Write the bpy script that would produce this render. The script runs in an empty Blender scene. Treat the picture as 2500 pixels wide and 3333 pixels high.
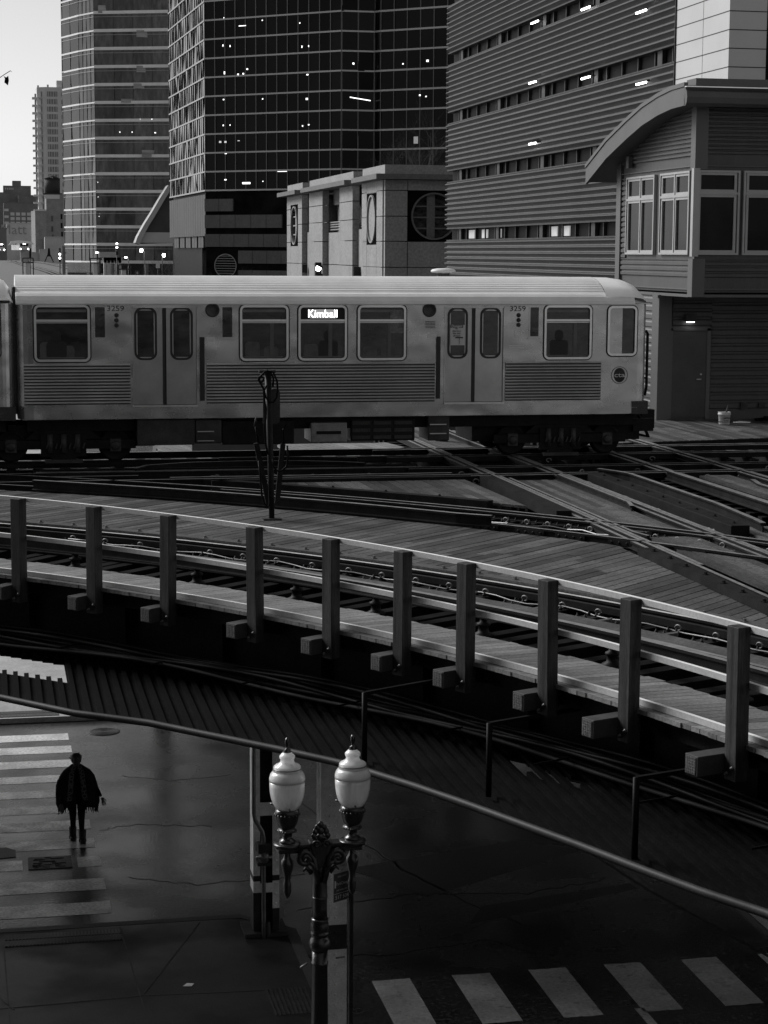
import bpy, math, random
from mathutils import Vector, Matrix
random.seed(7)
PI=math.pi; R_=math.radians
# ------------------------------------------------------------------ camera, sky, sun, exposure
sc=bpy.context.scene
F_,CXX,CYY=6300.,1250.,1666.5
YAW,PIT,ROL=R_(11.5),R_(7.6),R_(0.35); HCAM=11.0
cd=bpy.data.cameras.new("camera"); cam=bpy.data.objects.new("camera",cd); sc.collection.objects.link(cam); sc.camera=cam
cd.sensor_fit='HORIZONTAL'; cd.sensor_width=24; cd.lens=24*F_/2500; cd.clip_start=.1; cd.clip_end=6000
MC=(Matrix.Rotation(-YAW,3,'Z')@Matrix.Rotation(PI/2-PIT,3,'X')@Matrix.Rotation(ROL,3,'Z'))
cam.matrix_world=Matrix.Translation((0,0,HCAM))@MC.to_4x4()
w=bpy.data.worlds.new("World"); sc.world=w; w.use_nodes=True
SUN_EL,SUN_AZ=R_(34),R_(-46)
nt=w.node_tree; bg=nt.nodes['Background']; sky=nt.nodes.new('ShaderNodeTexSky'); sky.sky_type='NISHITA'
sky.sun_disc=False; sky.sun_elevation=SUN_EL; sky.sun_rotation=SUN_AZ; sky.air_density=1.0; sky.dust_density=0.6; sky.ozone_density=1
bw=nt.nodes.new('ShaderNodeRGBToBW'); nt.links.new(sky.outputs[0],bw.inputs[0]); nt.links.new(bw.outputs[0],bg.inputs[0]); bg.inputs[1].default_value=.05
sd=bpy.data.lights.new("sun",'SUN'); so=bpy.data.objects.new("sun",sd); sc.collection.objects.link(so)
sd.energy=1.5; sd.angle=R_(28); sd.color=(1,1,1)
sv=Vector((math.sin(SUN_AZ)*math.cos(SUN_EL),math.cos(SUN_AZ)*math.cos(SUN_EL),math.sin(SUN_EL)))
so.rotation_euler=sv.to_track_quat('Z','Y').to_euler()
sc.view_settings.view_transform='Standard'; sc.view_settings.look='None'; sc.view_settings.exposure=1.2; sc.view_settings.gamma=1
# ------------------------------------------------------------------ measuring helpers (photo pixel -> metres on a known plane)
def ray(x,y): return MC@Vector(((x-CXX)/F_,-(y-CYY)/F_,-1.))
def PZ(x,y,z): d=ray(x,y); return Vector((0,0,HCAM))+d*((z-HCAM)/d.z)
def PY(x,y,Y): d=ray(x,y); return Vector((0,0,HCAM))+d*(Y/d.y)
def PX(x,y,X): d=ray(x,y); return Vector((0,0,HCAM))+d*(X/d.x)
def xy(px,Y,y=1100): return PY(px,y,Y).x
def zy(py,Y,x=1200): return PY(x,py,Y).z
# ------------------------------------------------------------------ mesh builder
ORG={}
def org(o):
    v=Vector((0,0,0))
    while o is not None: v=v+o.location; o=o.parent
    return v
class MB:
    def __init__(s): s.v=[]; s.f=[]; s.m=[]; s.mi=0; s.sm=[]; s.smooth=False
    def add(s,vs,fs):
        n=len(s.v); s.v+=[tuple(v) for v in vs]
        for f in fs: s.f.append([i+n for i in f]); s.m.append(s.mi); s.sm.append(s.smooth)
        return s
    def box(s,x0,x1,y0,y1,z0,z1):
        return s.add([(x0,y0,z0),(x1,y0,z0),(x1,y1,z0),(x0,y1,z0),(x0,y0,z1),(x1,y0,z1),(x1,y1,z1),(x0,y1,z1)],
            [(0,3,2,1),(4,5,6,7),(0,1,5,4),(1,2,6,5),(2,3,7,6),(3,0,4,7)])
    def obox(s,c,ax,ay,az):
        c=Vector(c); ax,ay,az=Vector(ax),Vector(ay),Vector(az); vs=[]
        for k in (-1,1):
            for (i,j) in ((-1,-1),(1,-1),(1,1),(-1,1)): vs.append(c+ax*i+ay*j+az*k)
        return s.add(vs,[(0,3,2,1),(4,5,6,7),(0,1,5,4),(1,2,6,5),(2,3,7,6),(3,0,4,7)])
    def beam(s,a,b,w_,h,up=(0,0,1)):
        a,b=Vector(a),Vector(b); d=b-a; L=d.length; d.normalize(); u=Vector(up)
        sd_=d.cross(u)
        if sd_.length<1e-4: sd_=d.cross(Vector((0,1,0)))
        sd_.normalize(); u=sd_.cross(d)
        return s.obox((a+b)/2,d*L/2,sd_*w_/2,u*h/2)
    def prism(s,poly,z0,z1):
        n=len(poly); return s.add([(p[0],p[1],z0) for p in poly]+[(p[0],p[1],z1) for p in poly],
            [tuple(range(n-1,-1,-1)),tuple(range(n,2*n))]+[(i,(i+1)%n,n+(i+1)%n,n+i) for i in range(n)])
    def ext(s,poly3,vec):
        n=len(poly3); v=Vector(vec); ps=[Vector(p) for p in poly3]
        return s.add(ps+[p+v for p in ps],[tuple(range(n-1,-1,-1)),tuple(range(n,2*n))]+[(i,(i+1)%n,n+(i+1)%n,n+i) for i in range(n)])
    def tube(s,pts,r,n=8,cap=True):
        pts=[Vector(p) for p in pts]; k=len(pts); rr=r if isinstance(r,(list,tuple)) else [r]*k; vs=[]; pu=None
        for i,p in enumerate(pts):
            d=(pts[min(i+1,k-1)]-pts[max(i-1,0)]); d.normalize()
            u=pu if pu is not None else (Vector((0,0,1)) if abs(d.z)<.9 else Vector((1,0,0)))
            a=d.cross(u)
            if a.length<1e-5: a=d.cross(Vector((0,1,0)))
            a.normalize(); b=a.cross(d).normalized(); pu=b
            for j in range(n):
                t=2*PI*j/n; vs.append(p+a*math.cos(t)*rr[i]+b*math.sin(t)*rr[i])
        fs=[(i*n+j,i*n+(j+1)%n,(i+1)*n+(j+1)%n,(i+1)*n+j) for i in range(k-1) for j in range(n)]
        if cap: fs+=[tuple(range(n-1,-1,-1)),tuple(range((k-1)*n,k*n))]
        o=s.smooth; s.smooth=n>5; s.add(vs,fs); s.smooth=o; return s
    def lathe(s,prof,c=(0,0,0),n=24,sx=1,sy=1,flute=0,axis='z'):
        vs=[]
        for (r,z) in prof:
            for j in range(n):
                t=2*PI*j/n; q=r*(1-(flute if j%2 else 0)); a,b=math.cos(t)*q*sx,math.sin(t)*q*sy
                if axis=='z': vs.append((c[0]+a,c[1]+b,c[2]+z))
                elif axis=='y': vs.append((c[0]+a,c[1]+z,c[2]+b))
                else: vs.append((c[0]+z,c[1]+a,c[2]+b))
        k=len(prof); fs=[(i*n+j,i*n+(j+1)%n,(i+1)*n+(j+1)%n,(i+1)*n+j) for i in range(k-1) for j in range(n)]
        fs+=[tuple(range(n-1,-1,-1)),tuple(range((k-1)*n,k*n))]
        o=s.smooth; s.smooth=True; s.add(vs,fs); s.smooth=o; return s
    def sweep(s,path,prof,topf=None,closed_prof=True):
        """path: plan points (x,y[,z]); prof: (offset to the left of travel, z)"""
        P=[Vector((p[0],p[1],p[2] if len(p)>2 else 0)) for p in path]; k=len(P); n=len(prof); vs=[]
        for i,p in enumerate(P):
            d=P[min(i+1,k-1)]-P[max(i-1,0)]; d.z=0; d.normalize(); nn=Vector((-d.y,d.x,0))
            for (o,z) in prof: vs.append(p+nn*o+Vector((0,0,z)))
        base=len(s.v); s.v+=[tuple(v) for v in vs]
        for i in range(k-1):
            for j in range(n if closed_prof else n-1):
                s.f.append([base+i*n+j,base+i*n+(j+1)%n,base+(i+1)*n+(j+1)%n,base+(i+1)*n+j]); s.m.append(1 if topf is not None and j in topf else s.mi); s.sm.append(s.smooth)
        if closed_prof:
            for e in (list(range(base+n-1,base-1,-1)),list(range(base+(k-1)*n,base+k*n))): s.f.append(e); s.m.append(s.mi); s.sm.append(False)
        return s
    def ring(s,outer,inner,vec):
        n=len(outer); v=Vector(vec); a=[Vector(p) for p in outer]; b=[Vector(p) for p in inner]
        fs=[]
        for i in range(n):
            j=(i+1)%n
            fs+=[(i,j,n+j,n+i),(2*n+i,3*n+i,3*n+j,2*n+j),(i,2*n+i,2*n+j,j),(n+i,n+j,3*n+j,3*n+i)]
        return s.add(a+b+[p+v for p in a]+[p+v for p in b],fs)
    def rivet(s,c,r,nrm=(0,-1,0)):
        c=Vector(c); nv=Vector(nrm).normalized(); a=nv.cross(Vector((0,0,1)))
        if a.length<.1: a=Vector((1,0,0))
        a.normalize(); b=nv.cross(a); n=6
        vs=[c+(a*math.cos(2*PI*j/n)+b*math.sin(2*PI*j/n))*r for j in range(n)]+[c+(a*math.cos(2*PI*j/n)+b*math.sin(2*PI*j/n))*r*.55+nv*r*.55 for j in range(n)]
        return s.add(vs,[(j,(j+1)%n,n+(j+1)%n,n+j) for j in range(n)]+[tuple(range(n,2*n))])
    def build(s,name,mats,parent=None,bevel=0):
        me=bpy.data.meshes.new(name); o_=org(parent) if parent else (Vector(s.v[0]) if False else Vector((0,0,0)))
        if not parent and s.v:
            xs=[v[0] for v in s.v]; ys=[v[1] for v in s.v]; zs=[v[2] for v in s.v]; o_=Vector(((min(xs)+max(xs))/2,(min(ys)+max(ys))/2,min(zs)))
        me.from_pydata([(v[0]-o_.x,v[1]-o_.y,v[2]-o_.z) for v in s.v],[],s.f)
        if not isinstance(mats,(list,tuple)): mats=[mats]
        for m in mats: me.materials.append(m)
        me.polygons.foreach_set('material_index',[min(a,len(mats)-1) for a in s.m]); me.polygons.foreach_set('use_smooth',s.sm); me.update()
        ob=bpy.data.objects.new(name,me); sc.collection.objects.link(ob)
        if parent: ob.parent=parent
        else: ob.location=o_
        if bevel:
            b=ob.modifiers.new('bevel','BEVEL'); b.width=bevel; b.segments=2; b.limit_method='ANGLE'; b.angle_limit=R_(40)
        return ob
def thing(name,label,cat,loc,group=None):
    o=bpy.data.objects.new(name,None); sc.collection.objects.link(o); o.location=loc; o.empty_display_size=.2
    return tag(o,label,cat,group)
def tag(o,label=None,cat=None,group=None,kind=None):
    if label: o['label']=label
    if cat: o['category']=cat
    if group: o['group']=group
    if kind: o['kind']=kind
    return o
_BM={}
def bolts(parent,pts,m,s=1.,ax='z',name='bolt'):
    """each bolt its own small mesh object (shared mesh data)"""
    k=(m.name,round(s,2),ax)
    if k not in _BM:
        b=MB(); b.lathe([(.05*s,0),(.05*s,.012*s),(.028*s,.013*s),(.028*s,.04*s),(.01*s,.045*s)],(0,0,0),6); me=bpy.data.meshes.new(name); me.from_pydata(b.v,[],b.f); me.materials.append(m); _BM[k]=me
    og=org(parent)
    for q in pts:
        o=bpy.data.objects.new(name,_BM[k]); sc.collection.objects.link(o); o.parent=parent; o.location=Vector(q)-og
def kids(o): return [c for c in bpy.data.objects if c.parent==o]
def copy_tree(o,parent=None):
    c=o.copy(); sc.collection.objects.link(c)
    if parent: c.parent=parent
    for ch in kids(o): copy_tree(ch,c)
    return c
def textmb(s,size,at,mode='-y',ext=.003,align='CENTER',mb=None,sx=1,shear=0):
    cu=bpy.data.curves.new('t','FONT'); cu.body=s; cu.size=size; cu.align_x=align; cu.align_y='CENTER'; cu.extrude=ext; cu.resolution_u=2
    ob=bpy.data.objects.new('t',cu); sc.collection.objects.link(ob)
    me=bpy.data.meshes.new_from_object(ob.evaluated_get(bpy.context.evaluated_depsgraph_get()))
    mb=mb or MB(); vs=[]
    for v in me.vertices:
        x,y,z=v.co; x*=sx
        if callable(mode): vs.append(mode(x,y,z))
        else: vs.append((at[0]+x,at[1]-z,at[2]+y))
    mb.add(vs,[list(p.vertices) for p in me.polygons])
    bpy.data.objects.remove(ob); bpy.data.meshes.remove(me); bpy.data.curves.remove(cu); return mb
def rrect(x0,x1,z0,z1,r,Y,n=5):
    ps=[]
    for cx,cz,a0 in ((x1-r,z1-r,0),(x0+r,z1-r,90),(x0+r,z0+r,180),(x1-r,z0+r,270)):
        for i in range(n+1):
            t=R_(a0+90*i/n); ps.append((cx+r*math.cos(t),Y,cz+r*math.sin(t)))
    return ps
def ell(cx,cz,rx,rz,Y,n=40): return [(cx+rx*math.cos(2*PI*i/n),Y,cz+rz*math.sin(2*PI*i/n)) for i in range(n)]
# ------------------------------------------------------------------ materials
def mat(name,v,rough=.6,metal=0,var=.25,scale=2.,stretch=(1,1,1),bump=0,bscale=30,bdet=4,rvar=0,rscale=3,spec=.5,island=0,emit=0,coat=0,fine=0,fscale=14):
    m=bpy.data.materials.new(name); m.use_nodes=True; N=m.node_tree.nodes; L=m.node_tree.links; p=N['Principled BSDF']
    p.inputs['Roughness'].default_value=rough; p.inputs['Metallic'].default_value=metal; p.inputs['Specular IOR Level'].default_value=spec
    tc=N.new('ShaderNodeTexCoord'); mp=N.new('ShaderNodeMapping'); mp.inputs['Scale'].default_value=stretch; L.new(tc.outputs['Object'],mp.inputs[0])
    nz=N.new('ShaderNodeTexNoise'); nz.inputs['Scale'].default_value=scale; nz.inputs['Detail'].default_value=8; nz.inputs['Roughness'].default_value=.6; L.new(mp.outputs[0],nz.inputs['Vector'])
    mr=N.new('ShaderNodeMapRange'); mr.inputs['From Min'].default_value=.3; mr.inputs['From Max'].default_value=.7
    mr.inputs['To Min'].default_value=v*(1-var); mr.inputs['To Max'].default_value=v*(1+var); L.new(nz.outputs['Fac'],mr.inputs['Value'])
    out=mr.outputs[0]
    if fine:
        n2=N.new('ShaderNodeTexNoise'); n2.inputs['Scale'].default_value=scale*fscale; n2.inputs['Detail'].default_value=3; L.new(mp.outputs[0],n2.inputs['Vector'])
        m2=N.new('ShaderNodeMapRange'); m2.inputs['From Min'].default_value=.3; m2.inputs['From Max'].default_value=.7; m2.inputs['To Min'].default_value=1-fine; m2.inputs['To Max'].default_value=1+fine; L.new(n2.outputs['Fac'],m2.inputs['Value'])
        mm=N.new('ShaderNodeMath'); mm.operation='MULTIPLY'; L.new(out,mm.inputs[0]); L.new(m2.outputs[0],mm.inputs[1]); out=mm.outputs[0]
    if island:
        g=N.new('ShaderNodeNewGeometry'); m2=N.new('ShaderNodeMapRange'); m2.inputs['To Min'].default_value=1-island; m2.inputs['To Max'].default_value=1+island; L.new(g.outputs['Random Per Island'],m2.inputs['Value'])
        mm=N.new('ShaderNodeMath'); mm.operation='MULTIPLY'; L.new(out,mm.inputs[0]); L.new(m2.outputs[0],mm.inputs[1]); out=mm.outputs[0]
    cb=N.new('ShaderNodeCombineColor')
    for i in range(3): L.new(out,cb.inputs[i])
    L.new(cb.outputs[0],p.inputs['Base Color'])
    if rvar:
        n3=N.new('ShaderNodeTexNoise'); n3.inputs['Scale'].default_value=rscale; n3.inputs['Detail'].default_value=5; L.new(mp.outputs[0],n3.inputs['Vector'])
        m3=N.new('ShaderNodeMapRange'); m3.inputs['From Min'].default_value=.35; m3.inputs['From Max'].default_value=.65; m3.inputs['To Min'].default_value=max(0.02,rough-rvar); m3.inputs['To Max'].default_value=rough+rvar; L.new(n3.outputs['Fac'],m3.inputs['Value']); L.new(m3.outputs[0],p.inputs['Roughness'])
    if bump:
        n4=N.new('ShaderNodeTexNoise'); n4.inputs['Scale'].default_value=bscale; n4.inputs['Detail'].default_value=bdet; L.new(mp.outputs[0],n4.inputs['Vector'])
        bn=N.new('ShaderNodeBump'); bn.inputs['Strength'].default_value=1; bn.inputs['Distance'].default_value=bump; L.new(n4.outputs['Fac'],bn.inputs['Height']); L.new(bn.outputs[0],p.inputs['Normal'])
    if coat: p.inputs['Coat Weight'].default_value=coat; p.inputs['Coat Roughness'].default_value=.08
    if emit: p.inputs['Emission Color'].default_value=(1,1,1,1); p.inputs['Emission Strength'].default_value=emit
    return m
asphalt=mat('wet_asphalt',.032,.26,var=.7,scale=.35,bump=.0045,bscale=24,spec=.5,rvar=.12,rscale=.5,fine=.75,fscale=38)
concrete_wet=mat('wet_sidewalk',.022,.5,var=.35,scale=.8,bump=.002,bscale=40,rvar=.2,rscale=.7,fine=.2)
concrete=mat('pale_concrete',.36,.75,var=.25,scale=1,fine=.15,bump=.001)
kerbm=mat('kerb_concrete',.05,.6,var=.3,scale=2,fine=.2)
paint=mat('road_paint',.42,.35,var=.35,scale=1.2,fine=.25,rvar=.12,bump=.0008,bscale=50)
plank=mat('deck_planks',.075,.6,var=.35,scale=1.5,stretch=(1,1,1),island=.5,fine=.35,bump=.003,bscale=25)
walkp=mat('walkway_planks',.18,.65,var=.25,scale=2,island=.25,fine=.25,bump=.002)
newwood=mat('pale_timber',.5,.6,var=.12,scale=2,fine=.1)
postw=mat('post_timber',.034,.6,var=.75,scale=12,stretch=(1,1,.06),fine=.5,bump=.004,bscale=9)
tiew=mat('tie_timber',.013,.7,var=.5,scale=3,fine=.3,bump=.004,island=.3)
tieend=mat('tie_end_timber',.035,.7,var=.3,scale=9,fine=.3)
galv=mat('galvanised_plate',.14,.4,metal=.5,var=.5,scale=45)
steelr=mat('rusty_steel',.016,.55,metal=.2,var=.5,scale=4,fine=.3,bump=.002)
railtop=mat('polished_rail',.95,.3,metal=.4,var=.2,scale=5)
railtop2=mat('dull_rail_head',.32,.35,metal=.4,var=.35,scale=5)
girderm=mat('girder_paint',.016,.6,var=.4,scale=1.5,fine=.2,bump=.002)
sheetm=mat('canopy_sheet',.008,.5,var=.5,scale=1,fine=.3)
pipem=mat('edge_pipe_paint',.032,.55,var=.35,scale=4,fine=.3)
colpale=mat('column_pale_paint',.88,.5,var=.18,scale=5,fine=.12,bump=.002)
coldark=mat('column_dark_paint',.045,.5,var=.4,scale=4,fine=.2)
steel=mat('stainless_steel',.42,.27,metal=.8,var=.10,scale=1.0,bump=.03,bscale=1.3,bdet=1,stretch=(1,1,1.3),rvar=.06,rscale=1.2)
steelc=mat('corrugated_stainless',.72,.3,metal=.55,var=.14,scale=1)
steeldoor=mat('door_stainless',.38,.28,metal=.85,var=.18,scale=1.2,bump=.004,bscale=1.5)
roofst=mat('ribbed_roof_steel',.95,.4,metal=.0,var=.12,scale=1)
rooflt=mat('roof_end_paint',.9,.4,var=.08,scale=2)
darkp=mat('black_rubber',.012,.5,var=.3,scale=5)
underm=mat('underframe_dark',.01,.6,var=.5,scale=4)
undermid=mat('underframe_box',.05,.5,metal=.3,var=.35,scale=3,fine=.2)
tglass=mat('train_glass',.035,.08,var=.85,scale=1.6,stretch=(1,1,2.2),spec=.6)
tframe=mat('window_frame_alu',.62,.3,metal=.9,var=.1)
white=mat('white_enamel',.7,.5,var=.06)
black=mat('black_enamel',.012,.4,var=.2)
led=mat('lit_sign',.9,emit=1.6); lamp_on=mat('lit_lamp',.9,emit=5); lamp_far=mat('far_lit_lamp',.9,emit=7)
globe=mat('frosted_globe',.92,.25,var=.12,scale=3,coat=.3)
globelow=mat('prismatic_globe',.85,.18,var=.25,scale=9,stretch=(1,1,.12),coat=.5)
iron=mat('dark_green_iron',.012,.28,var=.4,scale=12,bump=.004,bscale=50,spec=.6,coat=.3)
conduit=mat('galvanised_conduit',.16,.45,metal=.4,var=.3,scale=8)
cloth=mat('black_cloth',.009,.85,var=.3,scale=10); skinm=mat('skin_shade',.04,.6,var=.1); hairm=mat('dark_hair',.008,.6)
stripe=mat('ribbed_cladding',.053,.5,metal=.2,var=.16,scale=.9,stretch=(1,1,.12),fine=.08)
dark_open=mat('dark_opening',.008,.5,var=.3)
ctrl=mat('controller_cladding',.055,.55,var=.22,scale=1.2,stretch=(1,1,.25),fine=.12)
ctrl_trim=mat('controller_trim',.085,.5,var=.08,scale=1)
ctrl_win=mat('window_frame_paint',.36,.45,var=.08)
ctrl_roof=mat('roof_fascia_metal',.09,.5,metal=.3,var=.15,scale=.8)
ctrl_dk=mat('door_dark_steel',.04,.45,var=.35,scale=1.5)
bglass=mat('dark_window_glass',.010,.12,var=.7,scale=.9,spec=.07)
slotglass=mat('slot_window_glass',.007,.5,var=.6,scale=.5,spec=.03)
groove_shade=mat('shaded_groove',.035,.6,var=.3,scale=3)  # groove faces darkened in colour to stand for shade between the ribs
dglass=mat('black_tower_glass',.003,.05,var=.8,scale=.1,spec=.08,island=.8)
dframe=mat('tower_mullion',.28,.4,metal=.7,var=.1,scale=.1)
dframe2=mat('tower_mullion_dull',.07,.4,metal=.3,var=.1,scale=.1)
granite=mat('grey_granite',.075,.6,var=.15,scale=.3,fine=.15)
blackst=mat('polished_black_stone',.008,.9,var=.6,scale=.4)
lime=mat('pale_limestone',.27,.8,var=.12,scale=.4,fine=.22)
limed=mat('limestone_ledge',.13,.8,var=.12,scale=.4,fine=.15)
glt=mat('pale_tower_glass',.05,.06,var=.8,scale=.15,stretch=(1,1,.35),spec=.45,island=.7,fine=.6,fscale=8)  # streaked noise puts building reflections into the glass colour
gltd=mat('spandrel_glass',.03,.12,var=.5,scale=.2,spec=.12,island=.6)
gband=mat('tower_white_band',.85,.4,var=.08,scale=.5)
condo=mat('condo_concrete',.55,.8,var=.1,scale=.1); condog=mat('condo_glass',.13,.15,var=.5,scale=.5)
brick=mat('weathered_brick',.24,.85,var=.2,scale=.3,fine=.3); brickd=mat('distant_dark_brick',.09,.85,var=.25,scale=.2)
hazebrick=mat('hazed_brick',.17,.85,var=.2,scale=.15)  # brick lightened so that distance haze sits in its colour
mural=mat('faded_mural_wall',.42,.8,var=.12,scale=.2,fine=.12)
tankm=mat('tank_wood',.03,.8,var=.4,scale=2,stretch=(6,6,.2)); bark=mat('bare_bark',.06,.8,var=.3,scale=5)
cablem=mat('black_cable',.007,.45,var=.2); cablel=mat('pale_bond_wire',.22,.5,var=.4,scale=9)

for m_,v_ in ((sheetm,.06),(girderm,.08),(cablem,.06),(steelr,.15),(tiew,.1),(pipem,.2),(coldark,.15),(black,.2),(plank,.2),(walkp,.3),(blackst,0),(underm,.15),(undermid,.3),(postw,.25),(cloth,.1),(dark_open,.05),(brickd,.2),(granite,.2),(concrete_wet,.3)): m_.node_tree.nodes['Principled BSDF'].inputs['Specular IOR Level'].default_value=v_
paint_far=mat('crosswalk_paint',.75,.4,var=.35,scale=1.2,fine=.3,rvar=.12,bump=.001,bscale=50)
for m_ in (globe,globelow): m_.node_tree.nodes['Principled BSDF'].inputs['Subsurface Weight'].default_value=.7; m_.node_tree.nodes['Principled BSDF'].inputs['Subsurface Radius'].default_value=(.4,.4,.4); m_.node_tree.nodes['Principled BSDF'].inputs['Subsurface Scale'].default_value=1.
tienear=mat('creosoted_tie',.008,.8,var=.5,scale=3,spec=.05)
topwhite=mat('paler_timber_top',.85,.6,var=.1,scale=3)  # top faces coloured paler than the board sides
# ================================================================== GROUND
def sheet(name,x0,x1,y0,y1,z,m): 
    b=MB().add([(x0,y0,z),(x1,y0,z),(x1,y1,z),(x0,y1,z)],[(0,1,2,3)]); return tag(b.build(name,m),kind='structure')
sheet('street',-1500,2500,-300,4000,0,asphalt)
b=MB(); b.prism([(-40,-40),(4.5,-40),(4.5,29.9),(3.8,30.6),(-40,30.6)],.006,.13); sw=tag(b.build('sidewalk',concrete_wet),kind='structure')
b=MB(); b.sweep([(-40,30.68),(3.85,30.68),(4.58,29.93),(4.58,-40)],[(.09,.0),(.09,.134),(-.09,.134),(-.09,.0)]); tag(b.build('kerb',kerbm),kind='structure')
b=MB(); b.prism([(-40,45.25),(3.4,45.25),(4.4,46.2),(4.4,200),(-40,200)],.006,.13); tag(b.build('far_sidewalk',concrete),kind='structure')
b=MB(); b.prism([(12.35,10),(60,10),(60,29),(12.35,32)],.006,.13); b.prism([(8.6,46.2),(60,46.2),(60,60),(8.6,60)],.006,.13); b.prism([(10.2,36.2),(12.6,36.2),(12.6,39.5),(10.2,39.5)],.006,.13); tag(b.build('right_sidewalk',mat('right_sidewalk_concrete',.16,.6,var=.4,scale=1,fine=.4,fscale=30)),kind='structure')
b=MB()
for (x0,y0,x1,y1) in ((1.87,30.5,2.0,26.75),(3.17,30.5,2.0,27.5),(2.0,27.5,3.8,27.38),(.02,29.8,.13,24),(-.06,27.8,.14,27.3),(2.0,27.5,-3,27.2),(2.0,26.75,2.05,20)): b.beam((x0,y0,.133),(x1,y1,.133),.022,.004)
tag(b.build('sidewalk_joints',coldark),kind='structure')
def crossbar(b,x0,x1,y0,y1,sk=0):
    n=6; L=[(x0+(x1-x0)*i/n,y0+random.uniform(-.012,.012)) for i in range(n+1)]; U=[(x1-(x1-x0)*i/n,y1+random.uniform(-.012,.012)) for i in range(n+1)]
    b.add([(p[0],p[1],.004) for p in L+U],[tuple(range(2*n+2))])
b=MB()
for y0,y1 in ((43.5,44.1),(42.35,42.97),(41.15,41.75),(39.95,40.5),(38.8,39.35),(37.65,38.2),(36.5,37.1),(35.3,35.9),(32.83,33.47),(31.6,32.22)): crossbar(b,-1.9,1.56+(44-y0)*.02,y0,y1)
crossbar(b,-1.9,.38,34.15,34.74); crossbar(b,1.36,1.78,34.15,34.75)
tag(b.build('crosswalk',paint_far),kind='structure')
b=MB()
for x0 in (5.5,6.76,7.98,9.2,10.46,11.75): crossbar(b,x0,x0+.6,25.85 if x0<11 else 26.3,27.78)
crossbar(b,9.1,9.24,23.5,26)
tag(b.build('side_crosswalk',paint),kind='structure')
b=MB(); b.sweep([(10.3,36),(10.71,33.36),(11.06,31.15),(11.43,29.6),(11.9,27.6),(12.6,24)],[(.035,.003),(.035,.008),(-.035,.008),(-.035,.003)]); tag(b.build('gutter_seam',black),kind='structure')
b=MB(); random.seed(31)
for pts in ([(5.4,40),(6.3,36),(7.2,32.6),(8.6,29.2)],[(4.9,31.2),(7,31.6),(9,31.3),(10.8,31.9)],[(2.6,40.2),(3.6,39.6),(5,39.9)],[(2.2,33.4),(3.4,32.8),(5.6,33)],[(4.7,29),(6,28.8),(7.8,29.2),(8.3,28.3)],[(1.9,36.4),(2.6,36.6),(4.2,36.2)]):
    q=[]
    for a,c in zip(pts,pts[1:]):
        for i in range(9): t=i/9; q.append((a[0]+(c[0]-a[0])*t+random.uniform(-.05,.05),a[1]+(c[1]-a[1])*t+random.uniform(-.07,.07)))
    b.sweep(q,[(.018,.0005),(.018,.003),(-.018,.003),(-.018,.0005)])
tag(b.build('asphalt_cracks',black),kind='structure')
b=MB(); b.prism([(6.1,33.2),(9.6,34.3),(10.6,33.5),(7.2,31.4)],.0005,.003); b.prism([(7.6,30.0),(8.0,30.8),(10.9,31.5),(10.9,31.2),(8.3,30.2)],.0006,.0035); tag(b.build('asphalt_patch',mat('patched_asphalt',.010,.42,var=.4,scale=.8,fine=.3,bump=.003,bscale=60)),kind='structure')
def grate(name,label,x0,x1,y0,y1,nx,ny,z=.135,dome=False,m=None):
    t=thing(name,label,'grate' if not dome else 'tactile plate',((x0+x1)/2,(y0+y1)/2,z-.01))
    b=MB(); b.box(x0,x1,y0,y1,z-.004,z); b.build('plate',black if not dome else coldark,t)
    b=MB()
    for i in range(nx):
        for j in range(ny):
            x=x0+(i+.5)*(x1-x0)/nx; y=y0+(j+.5)*(y1-y0)/ny
            if dome: b.rivet((x,y,z),.018,(0,0,1))
            else: b.box(x-.30*(x1-x0)/nx,x+.30*(x1-x0)/nx,y-.4*(y1-y0)/ny,y+.4*(y1-y0)/ny,z,z+.006)
    o=b.build('bars' if not dome else 'domes',m or kerbm,t); tag(o,kind='stuff'); return t
grate('tactile_plate','long ribbed tactile strip set in the dark corner sidewalk by the near crosswalk',.03,1.88,29.9,30.45,34,2,m=concrete_wet)
grate('tactile_plate','pale ribbed tactile strip on the bright far sidewalk',-1.6,1.42,45.35,45.95,40,2)
grate('tactile_plate','dark plate of small domes on the sidewalk at the foot of the street lamp',3.82,4.45,26.4,27.4,10,16,dome=True,m=coldark)
t=thing('drain_grate','rectangular drain grate full of wet debris cut into a crosswalk bar','drain',(.86,34.5,0)); b=MB(); b.box(.48,1.26,34.15,34.85,.004,.014); b.build('frame',coldark,t)
b=MB()
for i in range(26): 
    y=34.2+random.random()*.6; x=.53+random.random()*.55; b.obox((x+.05,y,.018),(random.uniform(.03,.09),random.uniform(-.01,.01),0),(0,.008,0),(0,0,.004))
tag(b.build('debris',steelr,t),kind='stuff')
t=thing('manhole_cover','round patterned manhole cover in the wet street beyond the crosswalk','manhole cover',(2.4,44.1,0)); b=MB(); b.lathe([(.36,.004),(.36,.012),(.33,.014)],(2.4,44.1,0),32); b.build('rim',coldark,t); b=MB()
for r in (.08,.15,.22,.29): b.ring([(2.4+(r+.014)*math.cos(a*PI/16),44.1+(r+.014)*math.sin(a*PI/16),.014) for a in range(32)],[(2.4+r*math.cos(a*PI/16),44.1+r*math.sin(a*PI/16),.014) for a in range(32)],(0,0,.008))
b.build('pattern',kerbm,t)
t=MB(); t.prism([(-.4,35.05),(-.4,35.5),(.1,35.55),(.27,35.35),(.27,34.95),(0,34.9)],.004,.012); tag(t.build('utility_cover',coldark),'small dark ribbed utility cover at the left edge of the crosswalk','utility cover')
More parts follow.
